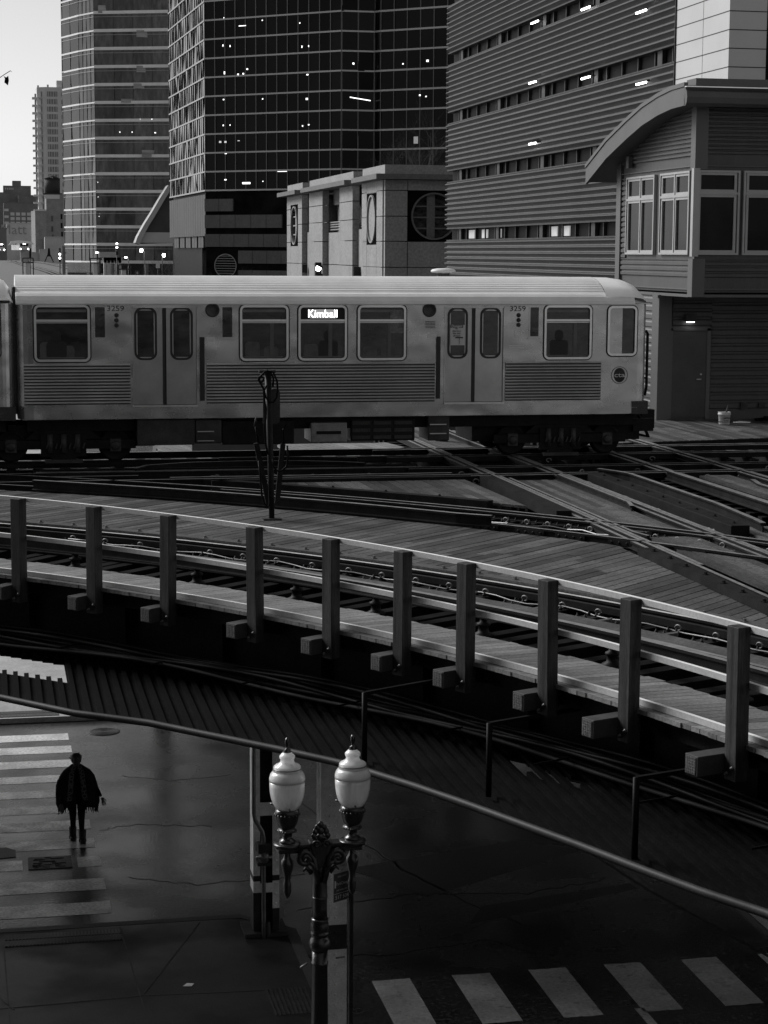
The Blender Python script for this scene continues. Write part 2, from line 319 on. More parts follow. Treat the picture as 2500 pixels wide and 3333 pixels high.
b=MB(); b.add([(2.62,27.75,.137),(2.75,27.72,.139),(2.8,27.8,.15),(2.7,27.86,.14)],[(0,1,2,3)]); tag(b.build('paper_scrap',white),'small pale scrap of paper lying on the dark sidewalk','litter')
# ================================================================== ELEVATED TRACKS
CC=(-17.5208,9.87155); R0=29.5575; ZR=6.37
def pol(off,deg,z=None):
    a=R_(deg); x,y=CC[0]+(R0+off)*math.cos(a),CC[1]+(R0+off)*math.sin(a); return (x,y) if z is None else (x,y,z)
def arc(off,a0=64,a1=4,n=90): return [pol(off,a0+(a1-a0)*i/n) for i in range(n+1)]
def rho(x,y): return math.hypot(x-CC[0],y-CC[1])-R0
def cyl(px,py,off): 
    d=ray(px,py); ox,oy=-CC[0],-CC[1]; R=R0+off; a=d.x**2+d.y**2; bb=2*(ox*d.x+oy*d.y); e=ox*ox+oy*oy-R*R
    t=(-bb+math.sqrt(bb*bb-4*a*e))/(2*a); return Vector((0,0,HCAM))+d*t
def railprof(z=ZR,h=.15,w_=.036): return [(.065,z-h),(.065,z-h+.015),(.012,z-h+.03),(.012,z-.045),(w_,z-.035),(w_,z),(-w_,z),(-w_,z-.035),(-.012,z-.045),(-.012,z-h+.03),(-.065,z-h+.015),(-.065,z-h)]
def rail(t,path,name='rail',z=ZR,h=.15,top=railtop2): b=MB(); b.sweep(path,railprof(z,h),topf=(5,)); return b.build(name,[steelr,top],t)
def joint(t,x,y,dx,dy,L=.55,side=-1,z=ZR):
    d=Vector((dx,dy,0)).normalized(); n=Vector((-d.y,d.x,0))*side; b=MB(); c=Vector((x,y,z-.075))+n*.035
    b.obox(c,d*L/2,n*.018,(0,0,.045))
    for i in range(max(3,int(L/.13))): b.rivet(c+d*(-L/2+.07+i*(L-.14)/max(2,int(L/.13)-1))+n*.018,.026,n)
    return b.build('joint_bar',steelr,t)
def wire(t,x,y,z,ang,s=.1,m=None):
    b=MB(); d=Vector((math.cos(ang),math.sin(ang),0)); pts=[]
    for i in range(9):
        a=-.5+i/8*5.2; pts.append(Vector((x,y,z))+d*(math.cos(a)*s)+Vector((0,0,s*.7+math.sin(a)*s*.7)))
    b.tube(pts,.012,6); return b.build('bond_wire',m or cablel,t)
def plate(t,x,y,ang,z=6.2,m=steelr):
    d=Vector((math.cos(ang),math.sin(ang),0)); n=Vector((-d.y,d.x,0)); b=MB(); c=Vector((x,y,z+.015)); b.obox(c,d*.17,n*.12,(0,0,.015))
    for i in (-1,1):
        for j in (-1,1): b.lathe([(.028,0),(.028,.03),(.012,.035),(.012,.06)],c+d*.11*i+n*.07*j+Vector((0,0,.015)),6)
    return b.build('tie_plate',m,t)
# ---- near curved track
nt_=thing('curved_track','sharply curved elevated track behind the wooden railing, its far rail shining','railway track',pol(-.7,35,6.2))
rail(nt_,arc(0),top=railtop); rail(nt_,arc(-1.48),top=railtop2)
b=MB(); b.sweep(arc(-.16),[(.04,6.24),(.04,6.33),(-.04,6.33),(-.04,6.24)]); b.build('guard_rail',steelr,nt_)
b=MB(); b.sweep(arc(-1.05,46,4),[(.17,6.21),(.17,6.31),(-.2,6.31),(-.2,6.21)]); b.build('inner_timber',plank,nt_)
POST=[49.0,45.85,42.56,39.35,35.62,32.42,29.48,26.93,23.73,20.67,16.85,13.2]
def tie_r(t,deg,o0,o1,w_=.2,z0=6.0,z1=6.2,end=False,name='tie'):
    a=R_(deg); d=Vector((math.cos(a),math.sin(a),0)); n=Vector((-d.y,d.x,0)); p0=Vector(pol(o0,deg,(z0+z1)/2)); p1=Vector(pol(o1,deg,(z0+z1)/2))
    b=MB(); b.obox((p0+p1)/2,(p1-p0)/2,n*w_/2,(0,0,(z1-z0)/2)); return b.build(name,tienear if not end else [tieend],t,bevel=.008)
k=0; deg=53.0
while deg>9:
    if min(abs(deg-(p+.4)) for p in POST)>.5: tie_r(nt_,deg,-3.55,.75,.2)
    deg-=1.04
for i,p in enumerate(POST): tie_r(nt_,p+.4,-3.6,.75,.2)
deg=50
while deg>12:
    a=R_(deg); x,y=pol(-.52,deg); plate(nt_,x,y,a,6.2); x2,y2=pol(-.30,deg); wire(nt_,x2,y2,6.24,a+PI/2,.05,conduit)
    deg-=1.35+random.uniform(-.1,.1)
b=MB(); b.tube([pol(-.42+.05*math.sin(d*1.7),d,6.26+.02*math.sin(d*2.3)) for d in [50-i*.6 for i in range(64)]],.012,6); b.build('signal_cable',conduit,nt_)
for i in range(6): b=MB(); dd=31-i*2.3; b.obox(pol(-.9,dd,6.27),Vector(pol(.3,dd,0))-Vector(pol(0,dd,0)),(.03,.06,0),(0,0,.03)); b.build('loose_block',plank,nt_)
b=MB()
for i in range(420):
    dd=random.uniform(14,52); b.rivet(pol(-.08-abs(random.gauss(0,.05)),dd,6.225),random.uniform(.01,.03),(0,0,1))
tag(b.build('rail_grime',tiew,nt_),kind='stuff')
# ---- third rail
tr=thing('third_rail','heavy contact rail on short insulators between the curved track and the walkway','third rail',pol(-2.35,35,6.2))
b=MB(); b.sweep(arc(-2.35),railprof(6.60,.17,.045),topf=(5,)); b.build('contact_rail',[steelr,railtop2],tr)
for dd in (51.3,46.5,41.4,37.3,34.1,29.9,25.1,20.6,16.4):
    x,y=pol(-2.35,dd); b=MB(); b.lathe([(.13,0),(.13,.02),(.075,.05),(.06,.12),(.09,.13),(.09,.16),(.05,.18),(.05,.22)],(x,y,6.2),16); b.build('insulator',steelr,tr)
# ---- walkway
ww=thing('walkway','narrow plank walkway with a pale kick board along the outside of the curve','walkway',pol(-3.2,35,6.2))
b=MB(); dd=64
while dd>4:
    wd=.138/26.3; a=R_(dd); a2=a-wd; j0,j1=random.uniform(-.03,.03),random.uniform(-.01,.01)
    ri,ro=R0-2.74+j0,R0-3.86+j1
    pts=[(CC[0]+r*math.cos(t+(.012 if r<R0-3 else 0)),CC[1]+r*math.sin(t+(.012 if r<R0-3 else 0))) for r,t in ((ro,a),(ri,a),(ri,a2),(ro,a2))]; b.prism(pts,6.25,6.3); dd-=math.degrees(.146/26.3)
b.build('planks',walkp,ww)
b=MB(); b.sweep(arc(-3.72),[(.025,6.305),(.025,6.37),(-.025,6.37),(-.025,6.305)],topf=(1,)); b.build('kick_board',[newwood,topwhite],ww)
b=MB(); b.sweep(arc(-3.62),[(.04,6.02),(.04,6.245),(-.04,6.245),(-.04,6.02)]); b.sweep(arc(-2.9),[(.04,6.08),(.04,6.245),(-.04,6.245),(-.04,6.08)]); b.build('stringer',tiew,ww)
for i,p in enumerate(POST):
    o=tie_r(ww,p+.42,-4.16 if i not in(9,10,11) else -4.3,-3.605,.2,5.99,6.19,True,'outrigger')
    q=p+.42; a=R_(q); d=Vector((math.cos(a),math.sin(a),0)); n=Vector((-d.y,d.x,0)); c=Vector(pol((-4.16 if i not in(9,10,11) else -4.3)-.004,q,6.09)); b=MB(); b.obox(c,d*.004,n*.075,(0,0,.085))
    for u in range(5):
        for v in range(6): b.obox(c-d*.005+n*(-.06+.03*u)+Vector((0,0,-.07+.028*v)),d*.003,n*.006,(0,0,.009))
    b.build('nail_plate',galv,o)
# ---- railing
rl=thing('railing','curved timber handrail on square dark posts along the outer walkway edge','railing',pol(-3.9,35,5.95))
for p in POST:
    a=R_(p); d=Vector((math.cos(a),math.sin(a),0)); n=Vector((-d.y,d.x,0)); c=Vector(pol(-3.905,p,(5.94+7.46)/2)); lean=random.uniform(-.012,.012); b=MB(); b.obox(c,d*.075,n*.088,Vector((lean*n.x,lean*n.y,.76)))
    po=b.build('post',postw,rl,bevel=.006)
    for s_,zz in ((-.045,6.07),(.04,6.0)):
        b=MB(); b.lathe([(.022,0),(.022,.012),(.011,.014),(.011,.03)],(0,0,0),8,axis='x'); nn=len(b.v)-4*8; b.v=b.v[:nn]+[tuple(c-d*(.075)+n*s_+Vector((0,0,zz-c.z))-d*v[0]+n*v[1]+Vector((0,0,v[2]))) for v in b.v[nn:]]
        b.build('bolt',galv,po)
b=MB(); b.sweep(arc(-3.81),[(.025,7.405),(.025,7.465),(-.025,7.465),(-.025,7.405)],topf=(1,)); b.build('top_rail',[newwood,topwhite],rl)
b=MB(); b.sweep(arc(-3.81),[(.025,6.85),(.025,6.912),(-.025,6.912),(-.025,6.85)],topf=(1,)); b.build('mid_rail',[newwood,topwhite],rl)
# ---- plank decks
def deck(name,label,inside,d_ang,bounds,w_=.2,z1=6.30,th=.05,m=plank,gap=.02):
    b=MB(); d=Vector((math.cos(R_(d_ang)),math.sin(R_(d_ang)))); n=Vector((-d.y,d.x)); x0,x1,y0,y1=bounds
    cs=[Vector(c) for c in ((x0,y0),(x1,y0),(x1,y1),(x0,y1))]; smin=min(c.dot(n) for c in cs); smax=max(c.dot(n) for c in cs); tmin=min(c.dot(d) for c in cs); tmax=max(c.dot(d) for c in cs)
    def f(s,t): p=d*t+n*s; return x0<=p.x<=x1 and y0<=p.y<=y1 and inside(p.x,p.y)
    def refine(s,ta,tb):
        for _ in range(12):
            tm=(ta+tb)/2
            if f(s,tm): tb=tm
            else: ta=tm
        return tb
    s=smin
    while s<smax:
        sa,sb=s+gap/2,s+w_-gap/2; st=.08; ints=[]; t=tmin; cur=None
        while t<tmax+st:
            ins=f((sa+sb)/2,t)
            if ins and cur is None: cur=t
            if not ins and cur is not None: ints.append((cur,t-st)); cur=None
            t+=st
        for (ta,tb) in ints:
            q=[]
            for sx_ in (sa,sb):
                a_=ta; 
                if f(sx_,ta): 
                    while f(sx_,a_): a_-=st
                    A=refine(sx_,a_,a_+st)
                else:
                    while not f(sx_,a_) and a_<tb: a_+=st
                    A=refine(sx_,a_-st,a_)
                b_=tb
                if f(sx_,tb):
                    while f(sx_,b_): b_+=st
                    B=refine(sx_,b_,b_-st)
                else:
                    while not f(sx_,b_) and b_>ta: b_-=st
                    B=refine(sx_,b_+st,b_)
                q.append((A,B))
            j=random.uniform(-.02,.02)
            pts=[d*(q[0][0]+j)+n*sa,d*(q[0][1]+j)+n*sa,d*(q[1][1]+j)+n*sb,d*(q[1][0]+j)+n*sb]
            L=q[0][1]-q[0][0]
            if L<.1: continue
            dz=random.uniform(0,.006)
            if L>3 and random.random()<.8:
                u=random.uniform(.3,.7); m0=pts[0].lerp(pts[1],u); m1=pts[3].lerp(pts[2],u); e=d*.006
                b.prism([pts[0],m0-e,m1-e,pts[3]],z1-th+dz,z1+dz); dz=random.uniform(0,.006); b.prism([m0+e,pts[1],pts[2],m1+e],z1-th+dz,z1+dz)
            else: b.prism(pts,z1-th+dz,z1+dz)
        s+=w_
    return b
t=thing('plank_deck','wide curved deck of diagonal planks between the two curved tracks','plank deck',(5,32,6.2))
deck('planks','',lambda x,y: .3<rho(x,y)<4.42 and (x<9.96),42.5,(-9,9.97,10,42)).build('planks',plank,t)
b=MB(); b.sweep(arc(.17),[(.12,6.22),(.12,6.41),(-.1,6.41),(-.1,6.22)]); et=b.build('edge_timber',plank,t)
bolts(et,[pol(.17,52-1.32*i,6.41) for i in range(30)],conduit)
b=MB(); b.box(9.98,10.22,8,28.9,6.22,6.41); st_=b.build('side_timber',tiew,t); bolts(st_,[(10.1+random.uniform(-.03,.03),28.5-.75*i,6.41) for i in range(18)],steelr)
t=thing('plank_deck','triangular plank deck in the middle of the rail junction','plank deck',(8.5,38,6.2))
deck('p','',lambda x,y: rho(x,y)>7.55 and x<9.92 and y<39.3,91.5,(4,9.93,33,39.35),.19).build('planks',plank,t)
b=MB(); b.box(9.95,10.24,33.3,38.9,6.22,6.42); b.build('side_timber',tiew,t); b=MB(); b.box(4.4,9.9,39.36,39.6,6.22,6.36); b.build('back_timber',tiew,t)
b=MB(); b.sweep(arc(7.42,53.8,43.6,20),[(.1,6.2),(.1,6.36),(-.12,6.36),(-.12,6.2)]); ab=b.build('front_timber',tiew,t); bolts(ab,[pol(7.45,53-1.9*i,6.36) for i in range(5)],steelr,.8)
t=thing('plank_deck','long narrow plank strip laid between the two left straight rails','plank deck',(11.1,34,6.2))
deck('p','',lambda x,y: True,90,(10.72,11.6,31.2,38.9),.17,z1=6.31).build('planks',plank,t); deck('p','',lambda x,y: True,90,(10.72,11.6,15,30.6),.17,z1=6.31).build('planks',plank,t)
t=thing('plank_deck','plank strip between the heavy timber beam and the bent guard rail','plank deck',(12.8,34,6.2))
deck('p','',lambda x,y: True,90,(12.62,13.04,29,38.7),.1,z1=6.3).build('planks',plank,t); deck('p','',lambda x,y: True,90,(13.15,13.95,15,31.6),.2,z1=6.3).build('planks',plank,t)
t=thing('plank_deck','plank strip between the two right straight rails at the frame edge','plank deck',(15.2,34,6.2))
deck('p','',lambda x,y: True,90,(14.85,15.6,20,39.2),.18,z1=6.31).build('planks',plank,t)
t=thing('plank_deck','plank platform in front of the controller building','plank deck',(19,50,6.2))
deck('p','',lambda x,y: y>46.6+.19*(x-16) and x>15.2 and y<52.9,90,(15.2,30,46.3,52.95),.16,z1=6.3).build('planks',plank,t)
b=MB(); b.beam((15.1,46.45,6.24),(30,49.28,6.24),.12,.1); b.build('edge_timber',tiew,t)
t=thing('plank_deck','short plank strip glimpsed under the middle of the train','plank deck',(8,47,6.2))
deck('p','',lambda x,y: not(4.7<x<6.9) ,100,(3.9,9.9,46.0,47.4),.2,z1=6.3,m=walkp).build('planks',walkp,t); deck('p','',lambda x,y: True,90,(10.6,11.6,46,52),.2,z1=6.3).build('planks',plank,t)
b=MB(); b.box(12.26,12.6,30.7,38.8,6.2,6.46); t=b.build('timber_beam',tiew,None,bevel=.01); tag(t,'long square timber beam lying beside the straight track','timber beam'); bolts(t,[(12.43,31+.9*i,6.46) for i in range(9)],steelr,.8)
t=thing('plank_deck','unseen plank deck added at far left and under the train to darken the street','plank deck',(-12,41,6.2))
b=MB(); x=-24.  # unseen decking added to block sky light over the wet street
while x<-1.6: b.box(x,x+.19,33.5,48,6.205,6.22); x+=.2
while x<9.9: b.box(x,x+.19,46.1,48,5.9,5.95); x+=.2
b.build('planks',plank,t)
# ---- straight tracks
def ew(label,ys,x0=-30,x1=32,gu=True):
    t=thing('straight_track',label,'railway track',(6,sum(ys)/2,6.2))
    for y in ys: rail(t,[(x0,y),(x1,y)])
    x=-20.
    while x<26:
        b=MB(); b.box(x-.1,x+.1,ys[0]-.42,ys[1]+.42,6.02,6.2); b.build('tie',tiew,t); x+=.6
    return t
e1=ew('crossing track running left to right in front of the train',(39.7,41.2)); e2=ew('track the silver train stands on',(43.62,45.3))
def ns(label,xs,y0=4,y1=60):
    t=thing('straight_track',label,'railway track',(sum(xs)/2,30,6.2))
    for x in xs: rail(t,[(x,y0),(x,y1)])
    y=24.
    while y<56:
        b=MB(); b.box(xs[0]-.42,xs[1]+.42,y-.1,y+.1,6.01,6.19); b.build('tie',tiew,t); y+=.6
    return t
n1=ns('left straight track running away under the train nose',(10.4,11.9)); n2=ns('right straight track running away towards the controller building',(14.4,16.04))
ct=thing('curved_track','dull curved track between the plank deck and the triangular deck','railway track',pol(5.5,45,6.2))
rail(ct,arc(6.32,72,4)); rail(ct,arc(4.78,72,4))
dd=66
while dd>20: tie_r(ct,dd,4.3,6.9,.2,6.03,6.205); dd-=.95
b=MB(); b.sweep(arc(4.5,57.5,41.3,40)[:-1]+[pol(4.62,40.6)],railprof(6.53,.2,.05),topf=(5,)); b.build('guard_rail',[steelr,railtop2],ct)
b=MB(); b.sweep(arc(6.08,52,22,50),railprof(6.36,.12,.03),topf=(5,)); b.build('inner_guard',[steelr,railtop2],ct)
for t_,X_ in ((n1,10.4),(n1,11.9),(n2,14.4),(n2,16.04)):
    for dx in (-.13,.13): rail(t_,[(X_+dx,22 if X_>12 else 27.5),(X_+dx,50)],'flange_rail',6.35,.12)
for t_,Y_ in ((e1,39.7),(e1,41.2),(e2,43.62),(e2,45.3)):
    for dy in (-.14,.14): rail(t_,[(8.9,Y_+dy),(24,Y_+dy)],'flange_rail',6.35,.12)
rail(ct,[pol(6.45,d_) for d_ in [52-i for i in range(40)]],'flange_rail',6.35,.12); rail(ct,[pol(4.9,d_) for d_ in [41-i for i in range(30)]],'flange_rail',6.35,.12)
# extra guard rails with bent ends
def guard(t,pts,z=6.47): b=MB(); b.sweep(pts,railprof(z,.2,.05),topf=(5,)); return b.build('guard_rail',[steelr,railtop2],t)
guard(n1,[(12.72,39.5),(13.0,38.9),(13.1,38.5),(13.12,33.6),(12.98,31.4),(12.92,30.9)])
guard(n2,[(14.08,38.95),(14.08,10)]); guard(n2,[(15.62,38.0),(15.45,37.2),(15.42,10)],6.36)
b=MB(); b.sweep([(10.72,30.5),(10.62,31),(10.62,39)],railprof(6.36,.12,.03),topf=(5,)); b.build('inner_guard',[steelr,railtop2],n1)
b=MB(); b.sweep([(11.68,39),(11.68,34.4),(11.55,33.8)],railprof(6.42,.14,.04),topf=(5,)); b.build('inner_guard',[steelr,railtop2],n1)
guard(e1,[(3.0,41.6),(3.3,42.2),(4.3,42.65),(5.5,42.75),(6.8,42.6),(7.6,42.3),(8.1,42.0)],6.4)
guard(e2,[(5,43.3),(6.5,43.35),(7.7,43.1),(8.1,42.9)],6.42)
for z0,(xa,xb,y) in ((6.34,(.9,9.3,41.62)),(6.38,(3.6,9.6,39.95)),(6.34,(1,3,40.75))): guard(e1,[(xa,y),(xb,y)],z0)
b=MB(); b.box(1.0,9.3,42.0,42.2,6.2,6.34); b.build('guard_timber',tiew,e1)
random.seed(11)
for t,(dx,dy),L in ((e1,(1,0),[(x,y) for x in (1.6,5.4,8.4,10.9,12.9,13.6,15.2,17,18.6) for y in (39.7,41.2)]),(e2,(1,0),[(x,y) for x in (12.4,13.6,15.4,17.4,19.0,21) for y in (43.62,45.3)]),
      (n1,(0,1),[(x,y) for x in (10.4,11.9) for y in (42.4,38.7,36.4,33.2,31.3,28.3)]),(n2,(0,1),[(x,y) for x in (14.4,16.04) for y in (42.4,38.2,35.6,33)])):
    for (x,y) in L: joint(t,x,y,dx,dy,random.choice((.5,.7,.9)),-1 if dx else 1)
for dd in (52,50.4,48.5,45,43.4,42,40,38,36.5,35,33): x,y=pol(6.32,dd); a=R_(dd)+PI/2; joint(ct,x,y,math.cos(a),math.sin(a),.8,1)
for dd in (41,39.4,38,36.2,34): x,y=pol(4.78,dd); a=R_(dd)+PI/2; joint(ct,x,y,math.cos(a),math.sin(a),.6,1)
for i in range(20): dd=46.5-i*.72; x,y=pol(5.95,dd); plate(ct,x,y,R_(dd),6.21); wire(ct,x-.1,y-.15,6.25,R_(dd+80),.055)
for i in range(16):
    for X_,t in ((12.12,n1),(11.35,n1),(16.25,n2)): plate(t,X_,30.8+i*.52,PI/2,6.2) if X_!=11.35 or i<9 else None
for i in range(46): x=random.choice((10.55,12.1,12.2,14.6,16.3))+random.uniform(-.04,.04); y=random.uniform(30,42.5); wire(n1 if x<13 else n2,x,y,6.2,random.uniform(0,3),random.uniform(.04,.075))
for i in range(26): wire(e1,random.uniform(1,19),random.choice((39.45,40.9,41.0)),6.2,random.uniform(-.5,.5),random.uniform(.04,.07))
for i in range(8): wire(e2,random.uniform(12,20),43.35,6.2,random.uniform(-.5,.5),.06)
b=MB(); b.tube([(10.9+ .12*math.sin(i),31.8-i*.15,6.26+.05*abs(math.sin(i*1.3))) for i in range(1,2)]+[(12.15+.1*math.sin(i*1.1),39-i*.4,6.25+.04*abs(math.sin(i*1.7))) for i in range(22)],.012,5) if False else b.tube([(12.15+.1*math.sin(i*1.1),39-i*.4,6.25+.04*abs(math.sin(i*1.7))) for i in range(22)],.012,5); b.build('bond_cable',conduit,n1)
b=MB(); b.tube([pol(5.6+.12*math.sin(i*1.1),47-i*.6,6.24+.04*abs(math.sin(i*1.7))) for i in range(40)],.012,5); b.build('bond_cable',conduit,ct)
# ---- supporting steel
gd=thing('curved_girder','deep dark riveted girder carrying the curved track above the street','girder',pol(-2.6,35,5))
b=MB(); b.sweep(arc(-2.6),[(.15,6.0),(-.15,6.0),(-.15,5.96),(-.012,5.96),(-.012,5.09),(-.15,5.09),(-.15,5.05),(.15,5.05),(.15,5.09),(.012,5.09),(.012,5.96),(.15,5.96)]); b.build('web',girderm,gd)
dd=56
while dd>8:
    b=MB()
    a=R_(dd); d=Vector((math.cos(a),math.sin(a),0)); n=Vector((-d.y,d.x,0)); c=Vector(pol(-2.68,dd,5.52)); b.obox(c,d*.06,n*.012,(0,0,.43)); 
    for j in range(6): b.rivet(Vector(pol(-2.614,dd+.25,5.2+j*.13)),.02,-d)
    dd-=4.1; b.build('stiffener',girderm,gd)
for off in (.6,4.6,6.6):
    b=MB(); b.sweep(arc(off,70,4),[(.15,6.0),(-.15,6.0),(-.15,5.05),(.15,5.05)]); tag(b.build('curved_girder',girderm),{.6:'inner curved girder hidden under the diagonal plank deck',4.6:'curved girder under the deck edge beside the second curved track',6.6:'curved girder under the far rail of the second curved track'}[off],'girder')
g=[]
for i,y in enumerate((39.7,41.2,43.6,45.3)):
    b=MB(); b.box(-16,32,y-.13,y+.13,5.1,6.0); tag(b.build('straight_girder',girderm),'dark girder under the '+('crossing track front rail','crossing track rear rail','train track front rail','train track rear rail')[i],'girder')
for i,x in enumerate((10.4,11.9,14.4,16.04)):
    b=MB(); b.box(x-.13,x+.13,6,39.5,5.1,5.99); tag(b.build('straight_girder',girderm),'dark girder under the '+('leftmost','second','third','rightmost')[i]+' straight rail running away','girder')
# ---- corrugated canopy sheet under the walkway, edge pipe, hangers, cables
SE=[(-4,29.5),(-2,27.6),(.03,25.71),(.97,24.63),(1.87,23.94),(3.26,22.38),(3.89,21.62),(4.54,20.48),(4.89,19.79),(5.7,18.06),(6.09,17.16),(6.4,16.48),(6.77,15.8),(7.1,14.9),(7.4,13.8),(8.8,8)]
def yedge(x):
    for (a,b_) in zip(SE,SE[1:]):
        if a[0]<=x<=b_[0]: return a[1]+(b_[1]-a[1])*(x-a[0])/(b_[0]-a[0])
    return SE[-1][1]
def yin(x,off): return CC[1]+math.sqrt(max(.01,(R0+off)**2-(x-CC[0])**2))
cs=thing('canopy_sheet','dark ribbed metal shield hung below the curved walkway with a torn gap','metal shield',(4,22,5.05))
b=MB(); rb=MB(); x=-4
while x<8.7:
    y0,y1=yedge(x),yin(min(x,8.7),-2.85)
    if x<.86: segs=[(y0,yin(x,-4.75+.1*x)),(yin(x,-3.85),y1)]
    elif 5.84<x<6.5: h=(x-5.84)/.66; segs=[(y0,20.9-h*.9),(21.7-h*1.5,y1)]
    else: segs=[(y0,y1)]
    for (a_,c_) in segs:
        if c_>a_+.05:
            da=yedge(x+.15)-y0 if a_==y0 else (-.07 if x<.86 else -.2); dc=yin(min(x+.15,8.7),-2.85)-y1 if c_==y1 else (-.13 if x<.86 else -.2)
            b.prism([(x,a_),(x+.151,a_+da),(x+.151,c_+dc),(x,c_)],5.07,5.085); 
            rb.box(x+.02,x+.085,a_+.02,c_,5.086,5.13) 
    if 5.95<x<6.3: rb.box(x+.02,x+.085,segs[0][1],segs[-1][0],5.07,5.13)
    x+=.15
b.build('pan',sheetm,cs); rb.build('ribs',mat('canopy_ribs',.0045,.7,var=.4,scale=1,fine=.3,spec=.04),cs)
b=MB(); b.tube([(p[0],p[1],5.12) for p in [(a[0]+(c_[0]-a[0])*i/4,a[1]+(c_[1]-a[1])*i/4) for a,c_ in zip(SE,SE[1:]) for i in range(4)]],.042,10); b.build('edge_pipe',pipem,cs)
for (hx,hy) in ((1186,2478),(1590,2592),(2065,2795)):
    p=PZ(hx,hy,5.13); hb=MB(); hb.tube([(p.x,p.y,5.13),(p.x,p.y,5.95)],.033,10); th_=math.degrees(math.atan2(p.y-CC[1],p.x-CC[0])); hb.build('hanger',cablem,cs); hb=MB(); hb.beam((p.x,p.y,5.94),pol(-3.1,th_,5.94),.05,.04); hb.build('hanger_arm',tienear,cs)
cbn=thing('cable_bundle','thick bundle of black cables strapped under the curved walkway','cable bundle',pol(-3.7,35,5.3))
random.seed(5)
for i in range(6):
    b=MB(); o=-3.9+.07*i; z=5.3+.06*(i%3); b.tube([pol(o+.03*math.sin(d*.35+i)+max(0,(d-46)*-.02),d,z+.035*math.sin(d*.5+i*2)) for d in [60-j for j in range(52)]],random.uniform(.02,.033),8); b.build('cable',cablem if i%3 else mat('grey_cable',.014,.6,spec=.1),cbn)
for j in range(11):
    dd=56-j*4; b=MB(); b.obox(pol(-3.72,dd,5.36),(.02,.012,0),Vector(pol(.24,dd,0))-Vector(pol(0,dd,0)),(0,0,.012)); b.build('strap',steelr,cbn)
# ---- columns
def zAt(py,Y,px): return PY(px,py,Y).z
ca=thing('riveted_column','pale riveted steel column with a dark painted band behind the street lamp','column',(4.47,25.45,0))
X0,X1,Ya,Yb=4.29,4.66,25.3,25.62
zA,zB=zAt(3090,25.3,1100),zAt(3010,25.3,1100)
for nm,z0,z1,m in (('lower_shaft',.0,zA,colpale),('painted_band',zA,zB,coldark),('upper_shaft',zB,5.06,colpale)):
    b=MB(); b.box(X0,X1,Ya,Ya+.025,z0,z1); b.box(X0,X1,Yb-.025,Yb,z0,z1); b.box(X1-.12,X1-.1,Ya+.025,Yb-.025,z0,z1); b.box(X0+.1,X0+.12,Ya+.025,Yb-.025,z0,z1)
    z=z0+.1
    while z<z1-.04:
        for xx in (X0+.13,X0+.21): b.rivet((xx,Ya,z),.02,(0,-1,0))
        for xx in (X0+.04,X1-.04): b.rivet((xx,Ya,z+.09),.014,(0,-1,0)) if False else None
        z+=.145
    b.build(nm,m,ca)
cb_=thing('riveted_column','riveted column with a grey conduit and junction box at the sidewalk corner','column',(4.15,29.9,0))
X0,X1,Ya,Yb=3.95,4.37,29.72,30.1
def zb(py): return zAt(py,29.72,860)
zz=[0,zb(2958),zb(2868),zb(2850),5.06]
for s_ in (0,1):
    xa,xb=(X0,X0+.11) if s_==0 else (X1-.11,X1); zt=zb(2905) if s_==0 else zb(2958)
    for nm,z0,z1,m in (('dark_foot',0,zt,coldark),('flange',zt,zb(2868) if s_==0 else zb(2868),colpale),('painted_band',zb(2868),zb(2850),coldark),('flange',zb(2850),5.06,colpale)):
        if z1<=z0: continue
        b=MB(); b.box(xa,xb,Ya,Ya+.02,z0,z1); b.box(xa if s_==0 else xb-.02,xa+.02 if s_==0 else xb,Ya+.02,Yb,z0,z1); z=z0+.08
        while z<z1-.04:
            if m is colpale: b.rivet(((xa+xb)/2,Ya,z),.024,(0,-1,0))
            z+=.165
        b.build(nm,m,cb_)
b=MB(); b.box(X0+.02,X1-.02,Yb-.1,Yb-.08,0,5.06); b.build('web',coldark,cb_)
b=MB(); b.box(X0+.11,X1-.11,Ya-.004,Ya+.012,zb(2655),zb(2612)); b.box(X0+.11,X1-.11,Ya-.004,Ya+.012,zb(2905),zb(2875)); b.build('tie_plate',colpale,cb_)
cx=PY(858,2700,29.6).x
b=MB(); xl=PY(826,2540,29.6).x; b.tube([(xl,29.6,5.0),(xl,29.6,zb(2640)),(xl+.02,29.6,zb(2660)),(cx-.02,29.6,zb(2700)),(cx,29.6,zb(2720)),(cx,29.6,zb(2990)),(cx,29.6,.02)],.034,10); b.build('conduit',conduit,cb_)
b=MB(); b.box(cx-.1,cx+.1,29.5,29.68,zb(2765),zb(2735)); b.box(cx-.11,cx+.11,29.5,29.68,zb(2805),zb(2795)); b.build('clamp',coldark,cb_); b=MB(); b.tube([(cx,29.56,zb(2796)),(cx,29.56,zb(2762))],.07,10); b.tube([(cx-.13,29.55,zb(2780)),(cx+.13,29.55,zb(2780))],.03,8); b.build('junction_box',conduit,cb_)
b=MB(); b.tube([(cx+.06,29.62,.02),(cx+.06,29.62,zb(2995))],.05,10); b.build('stub_pipe',coldark,cb_)
b=MB(); b.box(3.8,4.5,29.6,30.25,.134,.2); b.build('base',coldark,cb_)
for lab,(x,y) in (('dark round-shadowed column standing beyond the wet street, left of the riveted one',(3.9,46.1)),('dark column at the far kerb beneath the crossing track',(6.3,46.4)),('dark column beside the far kerb under the straight tracks',(10.9,45.2)),('dark column under the straight tracks nearest the right edge',(17.5,30.0)),('dark column at the left edge under the crossing track',(-5.5,40.5))):
    t=thing('steel_column',lab,'column',(x,y,0)); b=MB(); b.box(x-.2,x+.2,y-.2,y+.2,.2,5.1); b.build('shaft',girderm,t); b=MB(); b.box(x-.35,x+.35,y-.35,y+.35,0,.2); b.build('base',coldark,t)
